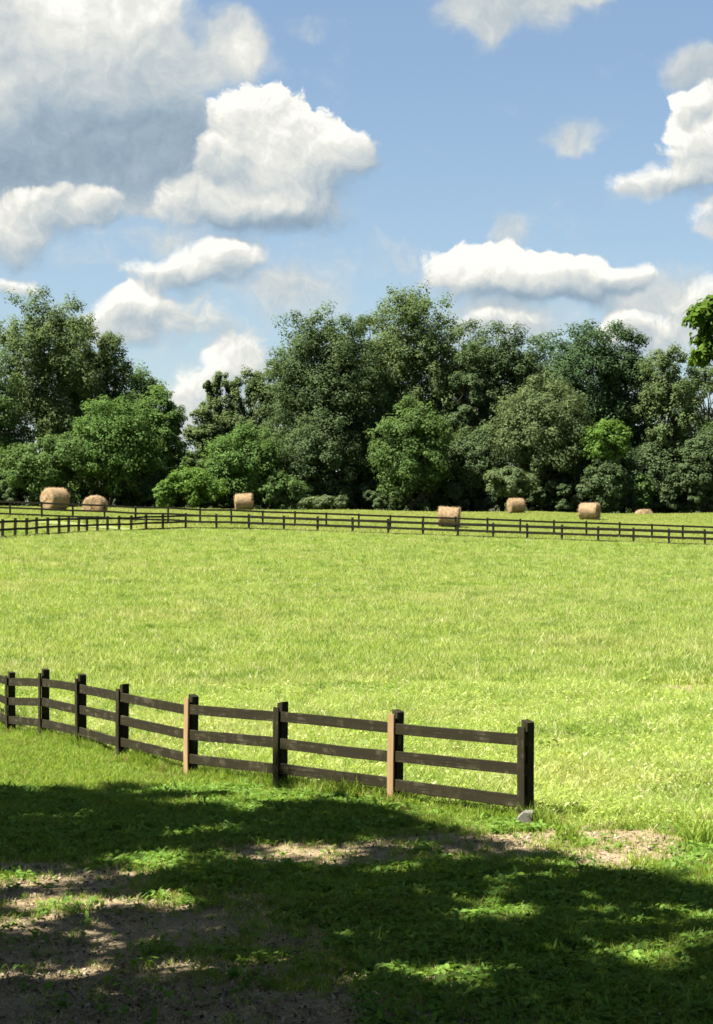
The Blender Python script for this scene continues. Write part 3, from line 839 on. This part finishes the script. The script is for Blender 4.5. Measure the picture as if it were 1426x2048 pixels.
for i, (lab, cx, top, w, D, lk, st, kw) in enumerate(WOOD):
    tree('tree', lab, 'tree', cx, top, w, D, lk, st, seed=i + 1, **kw)
SHRUBS = [
    ('bright light green bush in the dip of the treeline between the hay bales', 392, 930, 125, 203, 'lime', dict(n=110)),
    ('small bright green bush just left of the large light green bush', 328, 962, 42, 202, 'lime', dict(n=34)),
    ('pale olive bush behind the small upright hay bale', 1022, 930, 115, 203, 'olive', dict(n=95, low_px=1000)),
    ('fresh green sapling above the sunken hay bale', 1280, 948, 62, 211, 'maple', dict(n=48)),
    ('pale weedy bush at the foot of the wood left of centre', 650, 990, 90, 202, 'olive', dict(n=60)),
    ('dark bush at the foot of the wood right of the square bale', 560, 975, 120, 206, 'mid', dict(n=80)),
    ('dark bush at the foot of the wood left of the ragged bale', 800, 965, 150, 207, 'oak', dict(n=110)),
    ('dark bush at the foot of the wood between ragged and upright bales', 945, 972, 110, 207, 'oak', dict(n=90)),
    ('dark bush at the foot of the wood left of the rightmost full bale', 1125, 970, 120, 207, 'oak', dict(n=90)),
    ('dark bush at the right edge at the foot of the wood', 1380, 975, 130, 209, 'oak', dict(n=90)),
    ('dark bush at the foot of the left wood before the leftmost bale', 40, 955, 130, 206, 'oak', dict(n=90)),
    ('dark bush at the foot of the left wood right of the dome shaped bale', 262, 955, 100, 207, 'oak', dict(n=80)),
    ('dark bush at the foot of the wood behind the light green bush', 455, 960, 100, 207, 'mid', dict(n=80)),
]
def label_is_dark(t): return t.startswith('dark') and 'stem' not in t
SHRUBS += [
    ('dark bush under the left wood between the leftmost bale and the dome bale', 150, 962, 110, 208, 'oak', dict(n=80)),
    ('dark bush under the left wood at the left frame edge', -30, 960, 120, 207, 'oak', dict(n=80)),
    ('dark bush just left of the small bright green bush', 308, 958, 90, 209, 'mid', dict(n=80)),
    ('dark bush right of the square bale under the oak', 520, 962, 110, 209, 'oak', dict(n=80)),
    ('dark bush under the middle of the big oak', 620, 958, 120, 209, 'oak', dict(n=90)),
    ('dark bush under the right side of the big oak', 705, 955, 120, 209, 'oak', dict(n=90)),
    ('dark bush behind the ragged bale', 880, 955, 120, 210, 'oak', dict(n=90)),
    ('dark bush right of the small upright bale', 1070, 962, 110, 209, 'oak', dict(n=80)),
    ('dark bush behind the rightmost full bale', 1185, 955, 110, 210, 'oak', dict(n=80)),
    ('dark bush in front of the stem of the lime green tree', 1208, 918, 95, 204.5, 'oak', dict(n=90)),
    ('dark bush left of the fresh sapling', 1240, 965, 90, 211, 'blue', dict(n=70)),
    ('dark bush right of the fresh sapling', 1325, 968, 90, 211, 'oak', dict(n=70)),
    ('dark bush at the far right frame edge', 1440, 960, 110, 210, 'oak', dict(n=80)),
]
for i, (lab, cx, top, w, D, lk, kw) in enumerate(SHRUBS):
    kw = dict(kw)
    if label_is_dark(lab):                       # the dark undergrowth merges into an uneven edge
        rr = random.Random(i * 5 + 1); top -= rr.uniform(0, 46); w *= rr.uniform(1.0, 1.45); D += rr.uniform(0, 5); kw['n'] = int(kw['n'] * 1.5)
    tree('bush', lab, 'bush', cx, top, w, D, lk, 'round', bottom=0, seed=80 + i, leaves=56, group='bushes at the foot of the wood', trunk_r=.06, **kw)


def distant_wood():
    # the deep of the wood: far undergrowth that reads as one dark mass between the trunks
    r = np.random.RandomState(404); n = 2600
    x = r.uniform(-80, 80, n); y = r.uniform(240, 262, n)
    top = 4.0 + 4.0 * fbm(x * .11, y * 0 + 2, 3)
    c = np.c_[x, y, ground_z(x, y, False) + r.rand(n) ** .8 * top]
    V, F, T = leaf_cloud(c, r.uniform(.7, 1.3, n), np.tile([1.2, 1.2, .8], (n, 1)), 26, .42, r, np.array([0, 300.0, 0]))
    me = mesh_arrays('distant_wood', V, F, LEAF['oak']); add_attr(me, 'tint', T)
    link('distant_wood', me, None, 'dark undergrowth deep in the wood between the trunks', kind='stuff')
distant_wood()


# ------------------------------------------------------------------ the nearer tree whose branch enters at the right edge
def near_right_tree():
    r = np.random.RandomState(77); D = 46.0
    X = 10.4; g = gz(X, D)
    root = thing('maple_tree', 'fresh green leafy branch tip of a nearer tree reaching in at the right edge', 'tree', (X, D, g))
    c, q, flat = crown_clumps('round', 260, 3.0, 3.0, 3.2, 9.5, r)
    q = q * .9
    tip = []
    for cx, cy, w, h, k in ((1412, 640, 30, 26, 12), (1395, 628, 18, 14, 6), (1418, 690, 26, 24, 11), (1405, 712, 18, 14, 6), (1432, 660, 24, 40, 12), (1420, 608, 16, 10, 5)):
        for _ in range(k):
            px_, py_ = cx + r.normal() * w * .5, cy + r.normal() * h * .5
            tip.append(((px_ - 713) / FPX * D - X, r.normal() * .35, CAMZ - (py_ - HOR) / FPX * D - g))
    tip = np.array(tip)
    lim = (1400 - 713) / FPX * D - X
    ok = c[:, 0] > lim + .75
    c, q, flat = c[ok], q[ok], flat[ok]
    c = np.r_[c, tip]; q = np.r_[q, r.uniform(.16, .30, len(tip))]; flat = np.r_[flat, np.tile([1.1, 1.1, .7], (len(tip), 1))]
    V, F, T = leaf_cloud(c, q, flat, 34, .17, r, np.array([0, 0, 5.5]))
    me = mesh_arrays('crown', V, F, LEAF['near']); add_attr(me, 'tint', T); link('crown', me, root)
    tt = np.linspace(0, 1, 8)
    tp = np.c_[.2 * np.sin(tt * 3), .2 * np.cos(tt * 2), -.4 + tt * 7.5]
    paths = [(tp, .17 * (1 - .75 * tt))]
    for k in list(r.choice(len(c), 30)) + list(range(len(c) - len(tip), len(c), 6)):
        e = c[k]; z = np.clip(e[2] - 1.4, 1.8, 6); st = np.array([0, 0, z]); paths.append((bend_path(st, e, r, 7, .07), np.linspace(.05, .008, 7)))
    V, F = tubes(paths, 6); link('trunk', mesh_arrays('trunk', V, F, BARK, True), root)
near_right_tree()


# ------------------------------------------------------------------ shade trees beside and above the viewpoint
# their crowns stand out of the picture to the left; what we see of them is their shade on the verge
SUNSPOTS = [(-3.35, 21.5, .75, .36), (-2.85, 20.4, .75, .36), (-3.2, 19.1, .36, .16), (-2.55, 18.75, .6, .2), (-2.2, 17.3, .62, .2), (-1.2, 18.95, .4, .17), (-1.05, 17.1, .22, .12), (-.15, 19.2, .32, .2), (.1, 18.4, .3, .12),
            (.95, 19.3, .5, .25), (1.9, 19.6, .8, .28), (3.3, 19.3, .6, .35), (3.75, 19.0, .5, .3), (-2.0, 22.6, .5, .2), (-2.6, 22.9, .5, .2), (-.2, 15.7, .25, .1), (2.75, 17.2, .4, .15), (-.9, 23.3, .3, .2), (.3, 23.9, .5, .25), (-.2, 22.9, .3, .18), (-1.9, 27.2, 1.1, .5), (-1.3, 26.3, .9, .45), (-3.6, 25.9, .7, .35), (1.1, 23.2, .25, .2), (1.9, 23.5, .4, .3), (1.55, 22.3, .3, .12), (-2.9, 28.3, .6, .3)]
def shade_amount(x, y):
    """how densely the trees stand between this bit of ground and the sun"""
    lim = np.interp(x, [-9, -4.8, -2.8, -.8, .4, 1.3, 2.0, 2.5, 3.3, 4.2, 6, 9], [29.6, 28.9, 28.5, 28.2, 26.9, 25.4, 24.6, 23.0, 21.9, 21.6, 21.3, 21.0])
    n = fbm(x * .9 + 40, y * .55 + 11, 3)
    return lim - y + (n - .5) * 3.6

def shade_trees():
    r = np.random.RandomState(9)
    m = 8400
    gx = r.uniform(-10, 8.5, m); gy = r.uniform(6, 29.5, m)
    s = shade_amount(gx, gy)
    keep = (s > .25) & (r.rand(m) < np.clip(s * .62, .10, 1))
    h = 9.8 + 5.2 * r.rand(m) ** 1.2
    rad = r.uniform(.22, .5, m)
    rs = np.random.RandomState(31)
    flecks = []
    for _ in range(44):
        fx, fy = rs.uniform(-4.5, 4.5), rs.uniform(15.5, 24.5); nf = rs.randint(1, 4)
        for q in range(nf): flecks.append((fx + rs.normal() * .45, fy + rs.normal() * .3, rs.uniform(.15, .5), rs.uniform(.06, .24)))
    for cx, cy, a, b in SUNSPOTS + flecks:
        if cx < -1.5 and cy < 22: a, b = a * 1.6, b * 2.0
        keep &= ((gx - cx) / (a * .36 + rad * .62)) ** 2 + ((gy - cy) / (b * .36 + rad * .62)) ** 2 > 1
    k = SUN_DIR / SUN_DIR[2]
    g0 = base_height(gx, gy)
    C = np.c_[gx + k[0] * h, gy + k[1] * h, g0 + h]
    u = C[:, 0] / np.maximum(C[:, 1], .5); v = (C[:, 2] - CAMZ) / np.maximum(C[:, 1], .5); mg = .03 + rad / np.maximum(C[:, 1], .5)
    inview = (C[:, 1] > 0) & (np.abs(u) < .174 + mg) & (v < .25 + mg)
    keep &= ~inview
    C = C[keep]; rad = rad[keep]
    # unseen crowns added right of and behind the viewpoint to block sky light
    m2 = 2000
    e = np.c_[r.uniform(1.5, 15, m2), r.uniform(-12, 17, m2), 10.6 + 5 * r.rand(m2)]
    e2 = np.c_[r.uniform(-16, 4, 450), r.uniform(-16, 1, 450), 8.5 + 6 * r.rand(450)]
    e = np.r_[e, e2]; q = r.uniform(.3, .6, len(e))
    gg = np.c_[e[:, 0] - k[0] * e[:, 2], e[:, 1] - k[1] * e[:, 2]]
    u = e[:, 0] / np.maximum(e[:, 1], .5); v = (e[:, 2] - CAMZ) / np.maximum(e[:, 1], .5); mg = .04 + q / np.maximum(e[:, 1], .5)
    ok = ~((e[:, 1] > 0) & (np.abs(u) < .174 + mg) & (v < .25 + mg)) & ~((np.abs(gg[:, 0]) < .19 * np.maximum(gg[:, 1], 0) + .6) & (gg[:, 1] > 11.5)) & (e[:, 2] > 9.8 + (e[:, 1] > 5) * .8)
    C = np.r_[C, e[ok]]; rad = np.r_[rad, q[ok]]
    trunks = np.array([(-12.5, 22.5), (-8.6, 14.0), (-7.0, 5.0), (-14.0, 10.0), (9.5, 8.0), (5.0, -9.0), (-6.0, -10.0)])
    labels = ['shade tree left of the verge by the fence, seen by its dappled shade', 'shade tree left of the bare soil, seen by its shade on the verge', 'shade tree beside the viewpoint, its shade darkens the nearest grass', 'shade tree farther left, its shade lies on the soil at the left edge',
              'added unseen tree right of the viewpoint, its crown keeping sky light off the grass', 'added unseen tree behind the viewpoint on the right, closing off the sky', 'added unseen tree behind the viewpoint on the left, closing off the sky']
    own = ((C[:, None, :2] - trunks[None]) ** 2).sum(2).argmin(1)
    for t in range(7):
        c = C[own == t]; q = rad[own == t]
        if len(c) < 5: continue
        b = np.array([trunks[t][0], trunks[t][1], gz(*trunks[t])])
        root = thing('shade_tree', labels[t], 'tree', b, 0, 'shade trees beside the viewpoint')
        c = c - b
        V, F, T = leaf_cloud(c, q, np.tile([1.15, 1.15, .6], (len(c), 1)), 42, .205, r, np.array([0, 0, 6.0]))
        me = mesh_arrays('crown', V, F, LEAF['shade']); add_attr(me, 'tint', T); link('crown', me, root)
        tt = np.linspace(0, 1, 9); tp = np.c_[.25 * np.sin(tt * 4), .2 * np.sin(tt * 3 + 1), -.5 + tt * 11]
        paths = [(tp, .26 * (1 - .72 * tt))]
        for kk in r.choice(len(c), min(60, len(c)), replace=False):
            e = c[kk]; z = np.clip(e[2] - np.hypot(e[0], e[1]) * .55 - 1, 3.5, 9); i0 = np.interp(z, tp[:, 2], np.arange(9)); st = np.array([np.interp(i0, np.arange(9), tp[:, j]) for j in range(3)])
            P = bend_path(st, e, r, 7, .06); Q = P + b; yy = np.maximum(Q[:, 1], .3)
            if np.any((Q[:, 1] > .2) & (np.abs(Q[:, 0] / yy) < .21) & ((Q[:, 2] - CAMZ) / yy < .29)): continue     # no limb reaches down into the open view
            paths.append((P, np.linspace(.085, .012, 7)))
        V, F = tubes(paths, 6); link('trunk', mesh_arrays('trunk', V, F, BARK, True), root)
shade_trees()


# ------------------------------------------------------------------ grass, weeds and litter (uncountable ground cover)
def blade_tuft(name, n, hlo, hhi, w, spread, lean, mat, r, segs=3, seedhead=False):
    V = []; F4 = []; 
    for k in range(n):
        a = r.uniform(0, 6.283); rr = spread * math.sqrt(r.rand()); bx, by = rr * math.cos(a), rr * math.sin(a)
        h = r.uniform(hlo, hhi); th = r.uniform(0, 6.283); ln = lean * r.uniform(.25, 1.2); fa = r.uniform(0, 3.14)
        wx, wy = math.cos(fa) * w * .5, math.sin(fa) * w * .5
        o = len(V)
        for s in range(segs + 1):
            t = s / segs; x = bx + math.cos(th) * ln * h * t * t; y = by + math.sin(th) * ln * h * t * t; z = h * t * (1 - .28 * ln * t) - .02 * (s == 0)
            k_ = (1 - t) ** .6 * (1 if s else .8) if s < segs else .06
            V.append((x - wx * k_, y - wy * k_, z)); V.append((x + wx * k_, y + wy * k_, z))
        for s in range(segs): F4.append((o + 2 * s, o + 2 * s + 1, o + 2 * s + 3, o + 2 * s + 2))
    me = mesh_arrays(name, np.array(V), np.array(F4), mat)
    return bpy.data.objects.new(name, me)

def leaf_rosette(name, n, L, W, mat, r, lift=.35, h=.0, spread=.05):
    V = []; F = []
    for k in range(n):
        a = 6.283 * k / n + r.uniform(-.4, .4); l = L * r.uniform(.6, 1.15); w = W * r.uniform(.7, 1.2); el = lift * r.uniform(.3, 1.4)
        d = np.array([math.cos(a) * math.cos(el), math.sin(a) * math.cos(el), math.sin(el)]); s = np.array([-math.sin(a), math.cos(a), r.uniform(-.3, .3)])
        p0 = np.array([r.normal() * spread, r.normal() * spread, h * r.uniform(.4, 1.2)])
        o = len(V)
        dr = np.array([0, 0, -1]) * l * .25
        V += [p0, p0 + d * l * .35 - s * w * .5, p0 + d * l * .35 + s * w * .5, p0 + d * l * .72 - s * w * .42 + dr * .4, p0 + d * l * .72 + s * w * .42 + dr * .4, p0 + d * l + dr, p0 + d * l * .5 + np.array([0, 0, -.12 * w])]
        F += [(o, o + 1, o + 6), (o, o + 6, o + 2), (o + 1, o + 3, o + 6), (o + 6, o + 4, o + 2), (o + 3, o + 5, o + 6), (o + 6, o + 5, o + 4)]
    return bpy.data.objects.new(name, mesh_arrays(name, np.array(V), np.array(F), mat))

def scatter(name, label, pts, scale, variants, r, tilt=.15):
    """many small pieces of ground cover as one object: points carry rotation, size and variant"""
    col = bpy.data.collections.new(name + ' pieces')
    for v in variants: col.objects.link(v)
    n = len(pts)
    me = bpy.data.meshes.new(name); me.vertices.add(n); me.vertices.foreach_set('co', np.ascontiguousarray(pts, dtype=np.float32).ravel())
    rot = np.c_[r.normal(size=n) * tilt, r.normal(size=n) * tilt, r.uniform(0, 6.283, n)]
    add_attr(me, 'turn', rot, kind='FLOAT_VECTOR'); add_attr(me, 'size', scale); add_attr(me, 'pick', (r.rand(n) ** 1.25 * len(variants)).astype(int), kind='INT')
    o = link(name, me, None, label, None, None, 'stuff')
    g = bpy.data.node_groups.new(name, 'GeometryNodeTree')
    g.interface.new_socket('Geometry', in_out='INPUT', socket_type='NodeSocketGeometry'); g.interface.new_socket('Geometry', in_out='OUTPUT', socket_type='NodeSocketGeometry')
    nd = g.nodes; L = g.links
    gi = nd.new('NodeGroupInput'); go = nd.new('NodeGroupOutput'); ip = nd.new('GeometryNodeInstanceOnPoints'); ci = nd.new('GeometryNodeCollectionInfo')
    ci.inputs['Collection'].default_value = col; ci.inputs['Separate Children'].default_value = True; ci.inputs['Reset Children'].default_value = True
    def na(nm, t):
        x = nd.new('GeometryNodeInputNamedAttribute'); x.data_type = t; x.inputs['Name'].default_value = nm; return x.outputs['Attribute']
    L.new(gi.outputs[0], ip.inputs['Points']); L.new(ci.outputs[0], ip.inputs['Instance']); ip.inputs['Pick Instance'].default_value = True
    L.new(na('pick', 'INT'), ip.inputs['Instance Index']); L.new(na('turn', 'FLOAT_VECTOR'), ip.inputs['Rotation']); L.new(na('size', 'FLOAT'), ip.inputs['Scale'])
    L.new(ip.outputs[0], go.inputs[0])
    md = o.modifiers.new('scatter', 'NODES'); md.node_group = g
    return o

FIELD_M = leafy('field_grass_blades', (.220, .295, .044), (.360, .430, .105), .45, .012, .6, patch=[(.10, .75, (.355, .375, .115)), (.55, .75, (.125, .215, .022)), (1.9, .35, (.10, .18, .02)), (.22, .45, (.25, .345, .055))], spread=(.88, (.50, .49, .25)))
FIELD_WEED_M = leafy('rank_field_leaves', (.085, .150, .020), (.190, .280, .045), .42, .01, .55)
MEADOW_M = leafy('far_meadow_blades', (.20, .255, .046), (.27, .305, .078), .45, .01, .6, patch=[(.07, .6, (.33, .315, .11))])
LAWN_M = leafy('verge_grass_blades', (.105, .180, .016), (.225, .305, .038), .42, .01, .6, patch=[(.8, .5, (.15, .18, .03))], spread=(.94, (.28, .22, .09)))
WEED_M = leafy('broad_weed_leaves', (.065, .145, .018), (.160, .265, .044), .42, .006, .6, patch=[(2.5, .5, (.085, .135, .028))])
LITTER_M = leafy('dry_leaves', (.10, .076, .048), (.34, .275, .195), .1, .01, .5, spread=(.90, (.030, .022, .014)))
STALK_M = leafy('straw_stalks', (.36, .30, .14), (.52, .45, .25), .4, .02, .5)

def in_view(n, y0, y1, r, power=1.0, pad=1.4):
    """random ground places in the part of the land the picture takes in, and a little beyond its sides"""
    y = (y0 ** (power + 1) + r.rand(n) * (y1 ** (power + 1) - y0 ** (power + 1))) ** (1 / (power + 1))
    x = r.uniform(-1, 1, n) * (.200 * y + pad + .9)
    return x, y

def build_cover():
    r = np.random.RandomState(21)
    # tall field grass, three rings with coarser tufts farther off
    tall = [blade_tuft('tuft', 13, .10, .27, .012, .09, .75, FIELD_M, r) for _ in range(5)] + [leaf_rosette('clover', 9, .07, .03, FIELD_M, r, .75, .10, .07) for _ in range(2)]
    far = [blade_tuft('tuft', 16, .12, .30, .026, .18, .7, FIELD_M, r, 2) for _ in range(4)]
    P = []; Sc = []; 
    x, y = in_view(112000, 21, 46, r, .55); k = (y > edge_y(x) + .05 * r.normal(size=len(x))) & (r.rand(len(x)) > soil_mask(x, y) * .93)
    x, y = x[k], y[k]; s = (.45 + 1.1 * fbm(x * .55, y * .3, 3)) * r.uniform(.65, 1.25, len(x)); s *= np.clip(.55 + (y - edge_y(x)) / 1.6, .5, 1)
    near_strip = np.abs(y - edge_y(x)) < .5; s = np.where(near_strip & (x < 2.2), s * 1.1, s)
    P.append(np.c_[x, y, ground_z(x, y)]); Sc.append(s)
    scatter('field_grass', 'bright yellow green field grass beyond the near fence', P[0], Sc[0], tall, r, .2)
    x, y = in_view(82000, 46, 84, r, .3); P1 = np.c_[x, y, ground_z(x, y)]
    x, y = in_view(92000, 84, 151, r, .3)
    k = y < np.interp(x, [-30, FRONT[0][0], FRONT[12][0], FRONT[15][0], 0, 24, 40], [110, 119, 149, 152, 150, 143, 140]) - .1
    x, y = x[k], y[k]; P2 = np.c_[x, y, ground_z(x, y)]
    q = np.r_[P1, P2]; s = np.r_[r.uniform(.6, 1.05, len(P1)), r.uniform(.75, 1.15, len(P2))] * (.6 + .8 * fbm(q[:, 0] * .35, q[:, 1] * .12, 3))
    scatter('meadow_grass', 'pale green field grass of the middle distance up to the far fence', q, s, far, r, .2)
    # coarse weeds, docks and pale seed stalks scattered unevenly through the field
    dock = [leaf_rosette('dock', 11, .17, .06, FIELD_WEED_M, r, .85, .05, .06), leaf_rosette('dock', 14, .12, .055, FIELD_WEED_M, r, .7, .14, .10), blade_tuft('rank_tuft', 26, .2, .42, .014, .10, .6, FIELD_WEED_M, r)]
    x, y = in_view(26000, 24, 140, r, .35); k = (y > edge_y(x) + .3) & (r.rand(len(x)) < np.clip(fbm(x * .32 + 9, y * .16, 3) * 2.6 - 1.2, 0.01, 1)); x, y = x[k], y[k]
    scatter('field_weeds', 'darker rank grass and dock leaves in patches through the field', np.c_[x, y, ground_z(x, y)], r.uniform(.5, 1.1, len(x)) * (1 + np.clip((y - 50) / 90, 0, 1) * .5), dock, r, .2)
    stalk = [blade_tuft('seed_stalk', 4, .22, .46, .010, .10, .45, STALK_M, r, 3) for _ in range(3)]
    x, y = in_view(24000, 24, 120, r, .3); k = (y > edge_y(x) + .3) & (r.rand(len(x)) < np.clip(fbm(x * .4 + 3, y * .2 + 8, 3) * 2.2 - .75, 0.03, 1)); x, y = x[k], y[k]
    scatter('seed_stalks', 'pale dry seed stalks standing in the field grass', np.c_[x, y, ground_z(x, y)], r.uniform(.5, 1.05, len(x)), stalk, r, .2)
    back = [blade_tuft('tuft', 14, .05, .14, .03, .2, .8, MEADOW_M, r, 2) for _ in range(3)]
    x, y = in_view(52000, 119, 203, r, .6, 3)
    k = y > np.interp(x, [-30, FRONT[0][0], FRONT[12][0], FRONT[15][0], 0, 24, 40], [110, 119, 149, 152, 150, 143, 140]) + .1
    k &= ~((x < -14) & (np.abs(y - 150.5 - 0.01 * (x + 20) ** 2 * (x < -20)) < 1.5))
    x, y = x[k], y[k]
    lane = np.clip(1.0 - np.abs(y - 153.5) / 3, 0, 1)
    scatter('hayfield_grass', 'short mown hayfield grass beyond the far fence under the bales', np.c_[x, y, ground_z(x, y)], r.uniform(.7, 1.2, len(x)) * (1 + .8 * lane), back, r, .2)
    # the verge on our side
    short = [blade_tuft('tuft', 10, .035, .095, .008, .06, .9, LAWN_M, r) for _ in range(5)]
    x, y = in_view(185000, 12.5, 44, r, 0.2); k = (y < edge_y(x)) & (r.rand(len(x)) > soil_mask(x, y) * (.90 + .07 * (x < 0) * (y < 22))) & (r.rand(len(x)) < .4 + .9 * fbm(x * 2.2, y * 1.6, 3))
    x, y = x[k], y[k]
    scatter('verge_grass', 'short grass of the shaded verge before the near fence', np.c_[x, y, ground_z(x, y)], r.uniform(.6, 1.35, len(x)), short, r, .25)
    dry = [blade_tuft('dry_tuft', 9, .03, .09, .008, .07, 1.4, STALK_M, r) for _ in range(3)]
    x, y = in_view(26000, 12.5, 26, r, .3); sm = soil_mask(x, y); k = (y < edge_y(x) + .3) & (sm > .08) & (r.rand(len(x)) < .55 * (1.1 - sm) + .06); x, y = x[k], y[k]
    scatter('dry_grass', 'short dry grass round the edges of the bare soil', np.c_[x, y, ground_z(x, y)], r.uniform(.4, 1.0, len(x)), dry, r, .35)
    # longer grass and weeds along the foot of the fence
    x = r.uniform(-9, 2.4, 2600); y = edge_y(x) + r.normal(size=2600) * .16
    s = r.uniform(.5, 1.0, 2600) * (.5 + .9 * fbm(x * 1.3, y, 2))
    scatter('fence_foot_grass', 'longer grass at the foot of the near fence', np.c_[x, y, ground_z(x, y)], s, [blade_tuft('tuft', 14, .10, .30, .013, .08, .8, LAWN_M, r) for _ in range(4)], r, .2)
    weeds = [leaf_rosette('weed', r.randint(5, 9), L, W, WEED_M, r, li, h, .035) for L, W, li, h in ((.075, .045, .35, .03), (.10, .04, .6, .03), (.055, .05, .2, .05), (.085, .06, .3, .06), (.12, .05, .8, .02))]
    x, y = in_view(80000, 12.5, 29, r, .4)
    dens = np.clip(fbm(x * .8 + 5, y * .7, 3) * 2.0 - .45, 0, 1) * np.clip(1 - soil_mask(x, y) * 1.25, .03, 1) + .5 * np.exp(-((x + 1.3) / 1.1) ** 2 - ((y - 24.4) / .8) ** 2) * (1 - soil_mask(x, y)) + .3 * (y < 19.5) * (x > 0)
    k = (r.rand(len(x)) < dens) & (y < edge_y(x) - .1); x, y = x[k], y[k]
    scatter('weeds', 'low broad leaved weeds in the shaded verge', np.c_[x, y, ground_z(x, y)], r.uniform(.5, 1.15, len(x)), weeds, r, .25)
    lit = [leaf_rosette('dry_leaf', k_, L, W, LITTER_M, r, .5, .012, .03) for k_, L, W in ((1, .075, .05), (2, .06, .045), (1, .10, .035), (3, .05, .03))]
    lit += [blade_tuft('twig', 2, .05, .12, .007, .03, 2.6, LITTER_M, r, 2)]
    x, y = in_view(80000, 12.5, 25.5, r, .2); sm = soil_mask(x, y)
    k = (r.rand(len(x)) < sm * np.clip(.95 - (y - 17) * .09, .12, 1) * np.clip(fbm(x * 1.9, y * 1.9 + 30, 3) * 2 - .35, .1, 1) + .05) & (y < edge_y(x) + .2) ; x, y = x[k], y[k]
    scatter('leaf_litter', 'dry brown leaves and twigs on the bare soil', np.c_[x, y, ground_z(x, y) + .006], r.uniform(.3, .85, len(x)), lit, r, .5)

build_cover()

def grass_clump(label, x, y, h, n, seed, mat):
    r = np.random.RandomState(seed)
    o = blade_tuft('grass_clump', n, h * .45, h, .017, .16, .75, mat, r, 4)
    COL.objects.link(o); o.location = (x, y, gz(x, y)); o['label'] = label; o['category'] = 'grass clump'; o['group'] = 'tall grass clumps by the bare path'
grass_clump('tall dark grass clump at the right edge beside the bare path', 3.88, 23.2, .46, 90, 1, LAWN_M)
grass_clump('shorter grass clump at the right edge just right of the tall one', 4.25, 22.7, .36, 60, 2, LAWN_M)
grass_clump('small grass clump on the near side of the bare path', 3.0, 22.0, .22, 50, 3, LAWN_M)
grass_clump('leafy grass clump to the right of the grey block', 2.45, 23.7, .24, 60, 4, LAWN_M)
